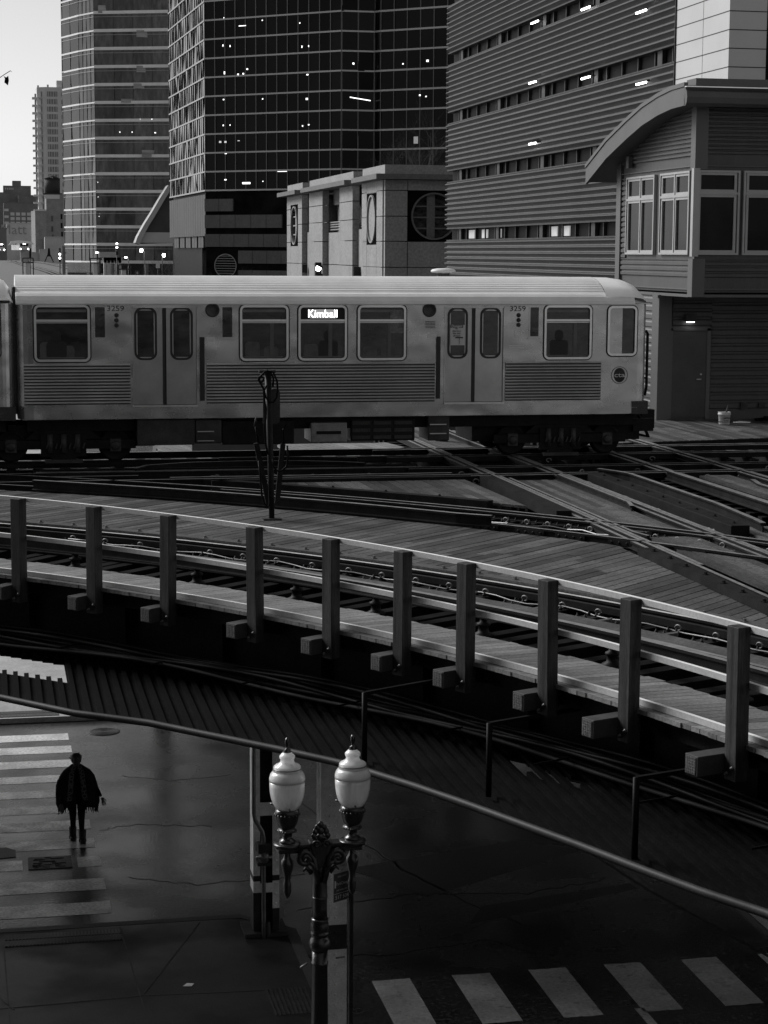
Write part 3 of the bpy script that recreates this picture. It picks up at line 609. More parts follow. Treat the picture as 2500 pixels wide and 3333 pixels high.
# ================================================================== TRAIN
TY=43.1; XL,XR=.56,15.03; TC=44.5
def tx(px,py=1100): return PY(px,py,TY).x
def tz(py,px=1100): return PY(px,py,TY).z
def wall(b,x0,x1,z0,z1,holes,Y):
    xs=sorted({x0,x1}|{h[0] for h in holes}|{h[1] for h in holes}); zs=sorted({z0,z1}|{h[2] for h in holes}|{h[3] for h in holes})
    for a,c in zip(xs,xs[1:]):
        for e,f in zip(zs,zs[1:]):
            mx,mz=(a+c)/2,(e+f)/2
            if any(h[0]<mx<h[1] and h[2]<mz<h[3] for h in holes): continue
            b.add([(a,Y,e),(c,Y,e),(c,Y,f),(a,Y,f)],[(0,1,2,3)])
car=thing('train_car','silver elevated train car filling the frame, its lit window sign reading Kimball','train car',(XL,TC,ZR),'cars of the elevated train')
zs,zg=7.34,9.88
WIN=[(111,293),(781,939),(971,1129),(1164,1321),(1771,1925)]
win=[(tx(a),tx(b_),tz(1173),tz(993)) for a,b_ in WIN]; cabw=(tx(1977),tx(2072),tz(1162),tz(995))
doors=[(tx(429),tx(643),tz(534)if 0 else tx(534)),(tx(1446),tx(1641),tx(1541))]
dz0,dz1=tz(1322,600),tz(998)
holes=[(x0+.04,x1-.04,z0+.04,z1-.04) for x0,x1,z0,z1 in win+[cabw]]+[(d[0],d[1],dz0,dz1) for d in doors]
b=MB(); wall(b,XL+.35,XR-.25,zs+.0,zg,holes,TY)
# bent-in corners at both ends
for (a,c,sgn) in ((XR-.25,XR,1),(XL+.35,XL,-1)):
    n=5; P=[(a+(c-a)*math.sin(i/n*PI/2),TY+.28*(1-math.cos(i/n*PI/2))) for i in range(n+1)]
    for p,q in zip(P,P[1:]):
        o=[(p[0],p[1],zs),(q[0],q[1],zs),(q[0],q[1],zg),(p[0],p[1],zg)]; b.add(o if sgn>0 else o[::-1],[(0,1,2,3)])
b.box(XL,XR,2*TC-TY-.04,2*TC-TY,zs,zg); b.box(XL,XL+.04,TY+.28,2*TC-TY-.04,zs,zg); b.box(XR-.04,XR,TY+.28,2*TC-TY-.04,zs,zg); b.box(XL+.1,XR-.1,TY+.1,2*TC-TY-.1,zs-.02,zs+.0)
b.build('body',steel,car)
b=MB(); b.box(XL+.3,XR-.2,TY+.12,TY+.14,zs+.02,zg-.02); b.build('interior_wall',black,car)
prof=[(TY-.012,zg-.03),(TY-.03,zg),(TY-.02,zg+.07),(TY+.04,zg+.16),(TY+.13,zg+.22),(TY+.22,zg+.235)]
b=MB(); b.smooth=True; b.ext([(XL,p[0],p[1]) for p in prof]+[(XL,TY+.22,zg-.03)],(XR-.35-XL,0,0)); 
for i in range(len(b.sm)): b.sm[i]=False
b.build('gutter',rooflt,car,bevel=.01)
# ribbed roof
RZ=10.47; N=54; P=[]
for i in range(N+1):
    t=i/N; y=TY+.2+t*(2*(TC-TY)-.4); u=2*t-1; z=RZ-(RZ-zg-.2)*(abs(u)**2.3)+ (.012 if i%2 else 0); P.append((y,z))
b=MB(); xe=XR-1.0; b.ext([(XL,y,z) for y,z in P]+[(XL,P[-1][0],zg),(XL,P[0][0],zg)],(xe-XL,0,0)); b.build('ribbed_roof',roofst,car)
b=MB(); secs=[]
for j,(xx,k) in enumerate(((xe-.05,1.0),(xe+.35,.99),(xe+.62,.93),(xe+.82,.8),(xe+.93,.55),(xe+1.0,.12))):
    for i in range(0,N+1,3):
        t=i/N; y=TY+.02+t*(2*(TC-TY)-.04); u=2*t-1; z=zg-.02+(RZ+.008-zg+.02)*k*(1-abs(u)**2.6*.6)*(1 if abs(u)<.97 else .75); b.v.append((xx,y+ .12*(1-k)*(-u),z))
m_=N//3+1
for j in range(5):
    for i in range(m_-1): b.f.append([j*m_+i,(j+1)*m_+i,(j+1)*m_+i+1,j*m_+i+1]); b.m.append(0); b.sm.append(True)
b.build('roof_end_cap',rooflt,car)
b=MB(); b.box(XL+.35,XR-.25,TY-.012,TY,zs,tz(1322,1200)); b.box(XL+.35,XR-.25,TY-.02,TY-.012,zs+.13,zs+.145); b.build('side_sill',steel,car)
# corrugated panels
for a,c in ((tx(76),tx(423)),(tx(672),tx(1416)),(tx(1646),tx(1958))):
    b=MB(); z0,z1=tz(1317,300),tz(1180); n=13; P=[]
    for i in range(n):
        za=z0+(z1-z0)*i/n; h=(z1-z0)/n; P+=[(TY-.004,za),(TY-.006,za+h*.38),(TY-.045,za+h*.44),(TY-.05,za+h*.56)]
    P.append((TY-.004,z1)); b.ext([(a,y,z) for y,z in P]+[(a,TY+.01,z1),(a,TY+.01,z0)],(c-a,0,0)); b.m=[1 if (k_>=2 and (k_-2)%4==0 and (k_-2)<4*n) else 0 for k_ in range(len(b.f))]; b.build('corrugated_panel',[steelc,groove_shade],car)
def window(par,x0,x1,z0,z1,r,tr=None,fw=.05,nm='window'):
    b=MB(); b.ring(rrect(x0,x1,z0,z1,r+fw,TY-.03),rrect(x0+fw,x1-fw,z0+fw,z1-fw,r,TY-.03),(0,.07,0)); fo=b.build(nm,tframe,par)
    b=MB(); b.ring(rrect(x0-.03,x1+.03,z0-.03,z1+.03,r+fw+.03,TY-.006),rrect(x0,x1,z0,z1,r+fw,TY-.006),(0,.02,0)); b.build('gasket',darkp,fo)
    b=MB(); b.add(rrect(x0+.02,x1-.02,z0+.02,z1-.02,r,TY+.025),[tuple(range(23,-1,-1))]); b.build('pane',tglass,fo)
    if tr: b=MB(); b.box(x0+fw,x1-fw,TY-.02,TY+.03,tr-.025,tr+.025); b.box(x0+fw,x1-fw,TY-.008,TY+.02,tr-.055,tr-.04); b.build('transom',tframe,fo)
    return fo
ws=[window(car,x0,x1,z0,z1,.07,tz(1043)) for x0,x1,z0,z1 in win]
cw=window(car,*cabw,.07); b=MB(); b.box(cabw[0]+.05,cabw[0]+.36,TY+.005,TY+.02,cabw[2]+.05,cabw[3]-.05); b.build('window_blind',steel,cw)
b=MB(); x0,x1,z0,z1=win[2]; b.box(x0+.06,x1-.06,TY-.004,TY+.02,tz(1040),z1-.06); b.build('sign_housing',black,ws[2])
b=MB(); b.box(tx(1009),tx(1092),TY-.008,TY-.004,tz(1036),tz(1007)); sg=b.build('destination_sign',mat('sign_ground',.12,emit=.12),ws[2])
mb=textmb('Kimball',.25,(tx(1050.5),TY-.012,tz(1022)),sx=.92); mb.build('sign_text',led,ws[2])
for wi,off in ((3,.75),): b=MB(); x0=win[wi][0]+off; b.box(x0,x0+.38,TY+.01,TY+.02,tz(1085),tz(1012)); b.build('notice',mat('notice_card',.14,.5,scale=14,var=.6),ws[wi])
seatm=mat('seat_fabric_behind_glass',.075,.5,var=.4,scale=6); headm=mat('figure_behind_glass',.012,.6); ceilm=mat('car_ceiling_behind_glass',.16,.5,var=.5,scale=3,stretch=(.4,1,1))
random.seed(77)
for wi in range(5):
    x0,x1,z0,z1=win[wi]; b=MB(); 
    for k_ in range(3):
        sx0=x0+.12+k_*.42
        if sx0+.34<x1-.06: s_=MB(); s_.add(rrect(sx0,sx0+.33,z0+.06,z0+.36+random.uniform(-.06,.1),.08,TY+.022),[tuple(range(23,-1,-1))]); s_.build('seat',seatm,ws[wi])
    if wi in (0,2,4): s_=MB(); hx=x0+random.uniform(.35,.9); s_.add(rrect(hx-.1,hx+.1,z0+.42,z0+.68,.095,TY+.018),[tuple(range(23,-1,-1))]); s_.add(rrect(hx-.22,hx+.22,z0+.06,z0+.45,.1,TY+.018),[tuple(range(23,-1,-1))]); s_.build('passenger_shape',headm,ws[wi])
    s_=MB(); s_.box(x0+.07,x1-.07,TY+.018,TY+.022,z1-.16,z1-.10); s_.build('ceiling_strip',ceilm,ws[wi])
    if wi!=0: b.box(x0+.62*(x1-x0),x0+.70*(x1-x0),TY+.012,TY+.02,z0+.1,tz(1050))
    b.box(x0+.1,x1-.12,TY+.012,TY+.02,z0+.07,z0+.10); b.build('seat_reflection' if 0 else 'grab_rail',mat('inside_rail',.09,.4),ws[wi])
for di,(x0,x1,xm) in enumerate(doors):
    for s_,(a,c) in enumerate(((x0,xm-.03),(xm+.03,x1))):
        wpx=[((442,507),(559,624)),((1462,1519),(1568,1627))][di][s_]
        h=(tx(wpx[0]),tx(wpx[1]),tz(1165),tz(1005)); b=MB(); wall(b,a+.02,c-.0,dz0+.04,dz1-.02,[(h[0]+.04,h[1]-.04,h[2]+.04,h[3]-.04)],TY+.03); lf=b.build('door',steeldoor,car)
        b=MB(); b.ring(rrect(h[0]-.03,h[1]+.03,h[2]-.03,h[3]+.03,.17,TY+.01),rrect(h[0]+.015,h[1]-.015,h[2]+.015,h[3]-.015,.14,TY+.01),(0,.04,0)); b.build('gasket',darkp,lf)
        b=MB(); b.add(rrect(h[0],h[1],h[2],h[3],.15,TY+.035),[tuple(range(23,-1,-1))]); b.build('pane',tglass,lf)
        if di==1 and s_==0:
            b=MB(); xa=h[0]+.03; b.box(xa,xa+.34,TY+.012,TY+.02,tz(1125),tz(1058)); b.build('warning_card',mat('warning_card',.55,.4,var=.1),lf)
            b=MB(); b.box(xa,xa+.30,TY+.008,TY+.012,tz(1068),tz(1057)); b.build('card_heading',mat('card_heading',.12),lf)
            mb=textmb('Danger',.085,(xa+.15,TY+.004,tz(1062.5)))
            mb.build('card_title',white,lf)
            mb=textmb('No\nclearance\nthis side\nof track',.055,(xa+.15,TY+.008,tz(1082))); mb.build('card_text',black,lf)
            b=MB(); b.box(xa+.12,xa+.3,TY+.006,TY+.012,tz(1102),tz(1098)); b.box(xa+.205,xa+.215,TY+.006,TY+.012,tz(1122),tz(1102)); b.build('card_symbol',black,lf)
    b=MB(); b.box(xm-.028,xm+.028,TY+.0,TY+.05,dz0,dz1); b.build('door_seal',darkp,car)
    b=MB(); b.box(x0-.0,x0+.02,TY-.01,TY+.05,dz0,dz1); b.box(x1-.02,x1,TY-.01,TY+.05,dz0,dz1); b.box(x0,x1,TY-.01,TY+.05,dz1-.03,dz1); b.build('door_frame',steel,car)
    b=MB(); b.box(x0,x1,TY-.05,TY+.02,dz0-.01,dz0+.03); b.build('threshold',tframe,car)
    xs_=((tx(650),tx(665)),(tx(1421),tx(1433)))[di]; b=MB(); b.box(xs_[0],xs_[1],TY-.045,TY,tz(1300),tz(1096)); b.build('door_slot',darkp,car)
for a,c in ((310,342),(724,756),(1725,1752)):
    b=MB(); b.ring([(p[0],p[1],p[2]) for p in rrect(tx(a)-.03,tx(c)+.03,tz(1100),tz(996),.02,TY-.012)],rrect(tx(a),tx(c),tz(1096),tz(1000),.015,TY-.012),(0,.012,0)); b.box(tx(a)-.06,tx(c)+.06,TY-.03,TY,tz(1104),tz(1101)); fr=b.build('vent_grille',steel,car)
    b=MB(); z=tz(1096)
    while z<tz(1001): b.add([(tx(a),TY-.002,z),(tx(c),TY-.002,z),(tx(c),TY-.012,z+.022),(tx(a),TY-.012,z+.022)],[(0,1,2,3)]); z+=.026
    b.build('slats',underm,fr)
for a,tt in ((377,'3259'),(1684,'3259')): textmb(tt,.17,(tx(a),TY-.004,tz(1005)),sx=1.15).build('car_number',black,car)
for a in (380,1687):
    for q in (1026,1042,1058): b=MB(); b.lathe([(.05,0),(.05,-.015),(.035,-.02)],(tx(a),TY,tz(q)),16,axis='y'); b.build('marker_light',coldark,car)
for a in (692,1397): b=MB(); b.lathe([(.16,0),(.16,-.02),(.13,-.03),(.12,-.015),(.03,-.02)],(tx(a),TY,tz(1009)),24,axis='y'); b.build('speaker',undermid,car)
b=MB(); b.box(tx(672),tx(697),TY-.006,TY,tz(1112),tz(1096)); b.build('notice_plate',white,car); b=MB(); b.box(tx(1391),tx(1421),TY-.006,TY,tz(1102),tz(1086)); b.build('notice_plate',white,car)
b=MB(); [b.box(tx(1384),tx(1416),TY-.006,TY,tz(q+2),tz(q)) for q in (1046,1051,1056,1061,1066)]; b.build('number_card',undermid,car)
b=MB(); [b.box(tx(1657),tx(1706),TY-.006,TY,tz(q+2.6),tz(q)) for q in (1125,1131,1137,1143)]; b.build('service_notice',white,car)
b=MB(); b.ring(rrect(tx(1675),tx(1698),tz(1097),tz(1077),.03,TY-.006),rrect(tx(1678),tx(1695),tz(1095),tz(1079),.02,TY-.006),(0,.006,0)); b.build('access_symbol',white,car)
# round emblem
ex,ez=tx(2019),tz(1227); b=MB(); b.ring(ell(ex,ez,.205,.205,TY-.006),ell(ex,ez,.185,.185,TY-.006),(0,.005,0)); em=b.build('emblem',conduit,car)
b=MB(); b.add(ell(ex,ez,.14,.17,TY-.004),[tuple(range(39,-1,-1))]); b.build('emblem_disc',coldark,em); textmb('cta',.15,(ex,TY-.008,ez),sx=1.5).build('emblem_text',white,em)
# nose fittings
b=MB(); b.tube([(XR+.06,TY+.35,tz(1300)),(XR+.1,TY+.35,tz(1270)),(XR+.1,TY+.35,tz(1090)),(XR+.05,TY+.35,tz(1080))],.035,8); b.tube([(XR-.02,TY+.35,tz(1240)),(XR+.12,TY+.35,tz(1240))],.025,6); b.build('grab_handle',underm,car)
b=MB(); b.box(XR-.38,XR+.02,TY-.02,TY+.3,tz(1348,2000),tz(1306,2000)); b.build('end_step',undermid,car)
b=MB(); b.box(XR-.3,XR+.5,TC-.12,TC+.12,ZR+.55,ZR+.85); b.box(XR+.3,XR+.62,TC-.2,TC+.2,ZR+.5,ZR+.95); b.box(XR-.15,XR+.35,TY+.5,TY+.62,ZR+.5,ZR+.8); b.tube([(XR,TY+.6,ZR+.9),(XR+.3,TY+.7,ZR+.35),(XR+.05,TY+.9,ZR+.4)],.04,6); b.build('coupler',underm,car)
b=MB(); b.box(XL-.06,XL,TY+.3,2*TC-TY-.3,zs+.1,zg+.35); b.box(XL-.02,XL+.3,TY+.08,TY+.3,zs,zg) if 0 else None; b.build('gap_filler',darkp,car)  # dark filler added to keep the gap between the cars from showing bright
# underframe
def ub(nm,a,c,q0,q1,m,y0=TY+.12,dy=1.0,par=car): b=MB(); b.box(tx(a),tx(c),y0,y0+dy,tz(q1,a),tz(q0,a)); return b.build(nm,m,par,bevel=.02)
ub('equipment_box',444,634,1368,1452,undermid); u=ub('equipment_box',636,722,1368,1446,undermid)
b=MB(); [b.box(tx(642),tx(696),TY+.05,TY+.08,tz(q+1.5),tz(q-1.5)) for q in (1400,1430)]; b.build('step',tframe,u)
ub('resistor_box',724,960,1372,1450,underm); u=ub('battery_box',1016,1134,1378,1442,mat('battery_box_steel',.22,.5,metal=.3,var=.3,scale=4)); b=MB(); b.box(tx(1034),tx(1114),TY+.1,TY+.125,tz(1414),tz(1404)); b.build('vent_slot',underm,u)
u=ub('grid_box',1150,1362,1368,1440,black,TY+.3)
for i in range(3):
    for j,q in enumerate((1376,1400,1423)): a=1156+i*69; b=MB(); b.box(tx(a),tx(a+58),TY+.27,TY+.32,tz(q+11),tz(q)); b.build('grid_panel',undermid,u)
u=ub('equipment_box',1400,1470,1352,1436,undermid); b=MB(); [b.box(tx(1404),tx(1458),TY+.05,TY+.08,tz(q+1.5),tz(q-1.5)) for q in (1386,1416)]; b.build('step',tframe,u)
b=MB(); b.box(XL+.2,XR-.2,TY+.35,2*TC-TY-.35,zs-.3,zs-.02); b.build('underfloor',underm,car)
for cxs in ((35,374),(1660,1966)):
    xc=[PY(p,1430,43.62).x for p in cxs]; xm=sum(xc)/2
    b=MB(); b.box(xc[0]-.45,xc[1]+.45,TY+.28,TY+.40,ZR+.28,ZR+.48); b.box(xm-.5,xm+.5,TY+.24,TY+.36,ZR+.12,ZR+.62); b.box(xm-.28,xm+.28,TY+.2,TY+.4,ZR+.02,ZR+.14); b.ext([(xc[0]+.3,TY+.3,ZR+.5),(xc[0]+.55,TY+.3,ZR+.7),(xc[1]-.55,TY+.3,ZR+.7),(xc[1]-.3,TY+.3,ZR+.5)],(0,.1,0))
    b.box(xc[0]-.9,xc[1]+.9,TC-.8,TC+.8,ZR+.3,ZR+.7); tk=b.build('truck',undermid if 0 else underm,car)
    b=MB()
    for k in (-.3,0,.3): b.tube([(xm+k,TY+.25,ZR+.62),(xm+k,TY+.25,ZR+.2)],.07,8)
    for k in range(9): b.tube([(xm-.38+.1*k,TY+.21,ZR+.3),(xm-.34+.1*k,TY+.21,ZR+.42)],.02,5)
    b.build('spring',undermid,tk)
    b=MB(); b.box(xm-.42,xm+.42,TY+.16,TY+.3,ZR-.02,ZR+.06); b.build('contact_shoe_beam',undermid,tk)
    for x_ in xc:
        for yy,s_ in ((43.56,-1),(45.34,1)):
            b=MB(); b.lathe([(.05,-.03*1),(.14,-.05),(.26,-.02),(.3,-.045),(.345,-.045),(.35,.06),(.375,.065),(.375,.09),(.1,.09)],(x_,yy,ZR+.35),36,axis='y'); b.build('wheel',underm,tk)
        b=MB(); b.box(x_-.12,x_+.12,TY+.26,TY+.42,ZR+.22,ZR+.5); b.lathe([(.1,0),(.1,-.03),(.05,-.04)],(x_,TY+.26,ZR+.35),12,axis='y'); b.build('axle_box',undermid,tk)
c2=copy_tree(car); c2.location.x-=14.53; c2['label']='end of the following train car cut off by the left frame edge'
# ================================================================== CABLE POST
pb=PZ(885,1692,6.3); px_,py_=pb.x,pb.y
cp=thing('cable_post','rusty steel post on the plank deck with looped black cables and two slanted stakes','post',(px_,py_,6.3))
def cpt(x,y,dy=0): return PY(x,y,py_+dy)
b=MB(); t0=cpt(872,1210); b.tube([(px_,py_,6.3),(px_-.02,py_,7.2),tuple(t0)],[.05,.055,.06],10); b.build('shaft',coldark if 0 else steelr,cp)
b=MB(); b.box(px_-.16,px_+.16,py_-.1,py_+.1,6.3,6.33); b.build('base_plate',coldark,cp)
b=MB(); b.box(t0.x-.16,t0.x+.13,py_-.05,py_+.05,t0.z-.02,t0.z+.03); b.build('cap_plate',coldark,cp)
b=MB(); a=cpt(895,1265,.08); c=cpt(895,1380,.08); b.add(rrect(a.x-.09,a.x+.09,c.z,a.z,.08,py_+.08)+rrect(a.x-.09,a.x+.09,c.z,a.z,.08,py_+.1),[tuple(range(23,-1,-1)),tuple(range(24,48))]+[(i,(i+1)%24,24+(i+1)%24,24+i) for i in range(24)]); b.build('paddle',pipem,cp); b=MB(); a=cpt(868,1290,-.0); b.box(a.x-.05,a.x+.05,py_+.1,py_+.12,cpt(868,1380).z,a.z); b.build('paddle',coldark,cp)
for pts in ([(873,1207),(890,1212),(902,1240),(904,1270),(900,1295),(890,1310),(876,1308),(865,1292),(860,1270),(850,1250),(842,1238),(842,1228),(850,1224),(860,1232),(852,1245),(843,1240),(848,1225),(860,1212),(873,1206)],
            [(868,1255),(858,1275),(860,1300),(866,1330),(865,1360),(860,1390),(864,1440),(872,1480)],[(888,1258),(890,1230),(880,1210)],
            [(843,1500),(848,1560),(852,1610),(862,1640),(872,1650),(878,1640),(877,1600),(874,1560)],[(935,1450),(938,1490),(932,1520),(915,1534),(900,1532),(890,1515),(888,1495)],
            [(922,1440),(923,1400),(930,1385),(940,1375)]):
    b=MB(); b.tube([tuple(cpt(x,y,-.09)) for x,y in pts],.018,7); b.build('cable',cablem,cp)
for (a,c,m,nm) in (((834,1442),(874,1640),.06,'stake'),((921,1445),(902,1638),.055,'stake')):
    A,B=cpt(*a,.3),cpt(*c,.3); b=MB(); b.beam(tuple(B),tuple(A),.09,.05,(0,1,0)); b.build(nm,steelr,cp)
for (a,c) in (((832,1388),(842,1442)),((924,1395),(922,1445))): b=MB(); b.tube([tuple(cpt(*a,.3)),tuple(cpt(*c,.3))],.022,6); b.build('rod',cablem,cp)
b=MB(); b.tube([tuple(cpt(834,1360,.3)),tuple(cpt(829,1387,.3))],.02,6); b.build('rod',pipem,cp)
# ================================================================== STREET LAMP
LY=20.2; lx=PY(1045,2600,LY).x
lamp=thing('street_lamp','ornate dark iron lamp post carrying two frosted acorn globes','street lamp',(lx,LY,0))
def lz(py,px=1045): return PY(px,py,LY).z
K=.0015
def LP(prof,x,zref,py0): return [(r*K,zref-(q-py0)*K*1.0) for r,q in prof]
gx=[(PY(935,2550,LY).x),(PY(1148,2520,LY).x)]
zarm=lz(2735,1045)
for i,x in enumerate(gx):
    s=K; z0=zarm+(0.0)
    # heights relative to arm top at region-row 850
    def Q(pr): return [(r*K,(850-q)*K*1.05) for r,q in pr]
    b=MB(); b.lathe(Q([(8,110),(16,125),(18,150),(10,170),(12,188),(26,192),(22,200),(34,208),(28,214)])[::-1],(x,LY,z0),16); fin=b.build('finial',iron,lamp)
    b=MB(); b.lathe(Q([(30,212),(45,226),(56,236),(57,252),(50,262),(49,275),(60,290),(88,302),(99,312),(99,322),(104,345)])[::-1],(x,LY,z0),32); gl=b.build('globe_top',globe,lamp); b=MB(); b.lathe(Q([(101,322),(101,342)])[::-1],(x,LY,z0),32); b.build('band',conduit,gl)
    b=MB(); b.lathe(Q([(104,344),(122,365),(131,395),(131,415)])[::-1],(x,LY,z0),32); b.build('globe_shoulder',globe,lamp)
    b=MB(); b.lathe(Q([(130,416),(130,450),(127,490),(119,530),(106,570),(88,600),(76,612)])[::-1],(x,LY,z0),40,flute=.035); b.build('globe_bowl',globelow,lamp)
    b=MB(); b.lathe(Q([(60,606),(86,616),(90,640),(84,655),(80,690),(70,720),(58,742),(44,748),(60,756),(66,766),(58,776),(36,782),(34,820),(44,828),(60,838),(60,856)])[::-1],(x,LY,z0),24); fit=b.build('globe_fitter',iron,lamp)
    b=MB()
    for j in range(20):
        for (rr,qq) in ((89,640),(63,764)): a=2*PI*j/20; b.lathe([(.002,-.012),(.012,-.006),(.014,0),(.012,.008),(.002,.014)],(x+rr*K*math.cos(a),LY+rr*K*math.sin(a),z0+(850-qq)*K),6)
    b.build('beading',iron,fit)
    b=MB()
    for a in (.5,2.6,4.7): b.tube([(x+.16*math.cos(a),LY+.16*math.sin(a),z0+.41),(x+.2*math.cos(a),LY+.2*math.sin(a),z0+.41)],.012,6)
    b.build('thumb_screw',galv,fit)
    b=MB(); b.lathe(Q([(22,880),(26,905),(24,950),(30,965),(45,985),(46,1010),(38,1050),(26,1090),(22,1120),(28,1145),(30,1165),(26,1185),(30,1200),(24,1225),(8,1250),(2,1256)])[::-1],(x,LY,z0),20); b.build('pendant',iron,lamp)
xm=sum(gx)/2
b=MB(); b.beam((gx[0]-.13,LY,zarm-.035),(gx[1]+.13,LY,zarm-.035),.15,.045); b.beam((gx[0]-.1,LY,zarm-.085),(gx[1]+.1,LY,zarm-.085),.11,.07)
for x in gx: b.lathe([(.12,-.07),(.15,-.03),(.15,-.01),(.12,.0)],(x,LY,zarm),24)
b.build('cross_arm',iron,lamp,bevel=.01)
def spiral(c,r0,r1,turns,a0,sgn=1,n=30): return [(c[0]+sgn*(r0+(r1-r0)*i/n)*math.cos(a0+turns*2*PI*i/n),c[1],c[2]+(r0+(r1-r0)*i/n)*math.sin(a0+turns*2*PI*i/n)) for i in range(n+1)]
def lampz(q): return zarm+(850-q)*K
for s_ in (-1,1):
    b=MB(); pts=[(xm+s_*.03,LY-.09,lampz(1150)),(xm+s_*.06,LY-.1,lampz(1060)),(xm+s_*.09,LY-.1,lampz(960)),(xm+s_*.14,LY-.1,lampz(918))]+spiral((xm+s_*.175,LY-.1,lampz(962)),.08,.015,1.35,PI/2,-s_)[0:]
    b.tube(pts,[.034]*len(pts),8); b.build('scroll',iron,lamp)
    b=MB(); b.tube([(xm+s_*.04,LY-.1,lampz(1080)),(xm+s_*.09,LY-.11,lampz(1010)),(xm+s_*.17,LY-.11,lampz(965))],[.03,.03,.02],8); b.tube([(xm+s_*.1,LY-.06,lampz(1080)),(xm+s_*.16,LY-.06,lampz(1035)),(xm+s_*.2,LY-.08,lampz(1060))],[.03,.025,.01],8); b.build('leaf',iron,lamp)
b=MB()
for i,(dx,q,r) in enumerate(((0,725,.04),(-.035,745,.035),(.035,745,.035),(-.06,775,.035),(.06,775,.035),(-.075,808,.035),(.075,808,.035),(-.05,830,.03),(.05,830,.03),(0,770,.045),(0,820,.05))): b.lathe([(.004,-r*1.3),(r*.8,-r*.5),(r,0),(r*.7,r*.7),(.004,r*1.2)],(xm+dx,LY-.05,lampz(q)),10,sy=.5)
for s_ in (-1,1): b.tube(spiral((xm+s_*.05,LY-.11,lampz(858)),.045,.01,1.3,0,s_),[.014]*31,6)
b.build('palmette',iron,lamp)
b=MB(); b.ext([(xm-.13,LY-.09,lampz(850)),(xm+.13,LY-.09,lampz(850)),(xm+.1,LY-.09,lampz(930)),(xm+.03,LY-.09,lampz(1040)),(xm-.03,LY-.09,lampz(1040)),(xm-.1,LY-.09,lampz(930))],(0,.16,0)); b.build('bracket_plate',iron,lamp,bevel=.015)
xs=PY(1045,3000,LY).x
def S(pr): return [(r*K*.6,zarm+(850-q)*K*1.05) for r,q in pr]
b=MB(); b.lathe(S([(30,950),(60,1000),(88,1040),(82,1080),(90,1180),(92,1245),(94,1250)])[::-1],(xm,LY,0),24,flute=.05); b.build('capital',iron,lamp)
b=MB(); b.lathe(S([(94,1250),(96,1262),(90,1275),(88,1330),(92,1405)])[::-1],(xm,LY,0),24,flute=.06); b.build('upper_shaft',iron,lamp)
b=MB(); b.lathe(S([(102,1410),(106,1422),(100,1430),(110,1450),(112,1478),(104,1495),(96,1500),(112,1510),(112,1525),(98,1533),(98,1545),(116,1560),(128,1580),(130,1605),(122,1620),(108,1628),(106,1640)])[::-1],(xm,LY,0),40,flute=.03); b.build('collar',iron,lamp)
b=MB(); zb_=zarm+(850-1640)*K*1.05; b.lathe([(.28,0),(.28,.12),(.22,.2),(.2,.6),(.14,.8),(.11,.95),(58*K,zb_-.16),(63*K,zb_-.15),(63*K,zb_-.14),(57*K,zb_-.13),(59*K,zb_)],(xm,LY,0),32,flute=.05); b.build('fluted_shaft',iron,lamp)
b=MB(); b.tube([(xm-.16,LY-.12,zb_-.1),(xm-.24,LY-.16,zb_-.13)],.013,6); b.tube([(xm+.16,LY-.12,zb_-.06),(xm+.26,LY-.1,zb_-.06)],.01,6); b.build('hook',conduit,lamp)
# ================================================================== PARKING SIGN
SY=24.9; sxp=PY(1143,2900,SY).x
ps=thing('parking_sign','pay-to-park sign on a perforated post beside the street lamp','parking sign',(sxp,SY,0))
b=MB(); b.box(sxp-.028,sxp+.028,SY-.028,SY+.028,0,PY(1143,2720,SY).z); b.build('post',coldark,ps)
b=MB(); z=.2
while z<4.2: b.lathe([(.009,0),(.009,-.002)],(sxp,SY-.028,z),8,axis='y'); z+=.05
b.build('post_holes',black,ps)
ang=R_(32); ux=Vector((math.cos(ang),math.sin(ang)*1,0)); nn=Vector((ux.y,-ux.x,0))
so_=PY(1085,2940,SY-.06); so_.z=so_.z
def SG(x,z,o=0): p=so_+ux*x+nn*o; return (p.x,p.y,so_.z+z)
def quad(b,x0,x1,z0,z1,o): 
    return b.add([SG(x0,z0,o),SG(x1,z0,o),SG(x1,z1,o),SG(x0,z1,o)],[(0,1,2,3)])
b=MB(); b.add([SG(0,0,0),SG(.31,0,0),SG(.31,.78,0),SG(0,.78,0),SG(0,0,-.004),SG(.31,0,-.004),SG(.31,.78,-.004),SG(0,.78,-.004)],[(0,1,2,3),(7,6,5,4),(0,4,5,1),(1,5,6,2),(2,6,7,3),(3,7,4,0)]); plate_=b.build('sign_plate',mat('sign_white',.42,.4,var=.1),ps)
b=MB(); quad(b,.008,.302,.008,.40,.002); b.build('dark_field',mat('sign_green',.04,.4),ps)
b=MB(); quad(b,.012,.298,.115,.12,.003); b.build('rule_line',white,ps)
def sgt(s,size,x,z,m,nm,sx=1,al='CENTER'): textmb(s,size,(0,0,0),mode=lambda a,c,e:SG(x+a,z+c,.004),ext=0,align=al,sx=sx).build(nm,m,ps)
for r0_,r1_ in ((.075,.06),):
    b=MB(); b.v=[]; n=28; o=[SG(.095+r0_*math.cos(2*PI*i/n),.615+r0_*math.sin(2*PI*i/n),.003) for i in range(n)]+[SG(.095+r1_*math.cos(2*PI*i/n),.615+r1_*math.sin(2*PI*i/n),.003) for i in range(n)]
    b.add(o,[(i,(i+1)%n,n+(i+1)%n,n+i) for i in range(n)]); b.build('ring_symbol',black,ps)
sgt('P',.12,.095,.615,black,'letters'); sgt('7DAYS',.07,.235,.68,black,'letters',.7); sgt('HOUR MAX',.035,.235,.62,black,'letters',.8); sgt('PAY AT PAY BOX',.045,.155,.49,black,'letters',.85); sgt('OR',.03,.155,.435,black,'letters')
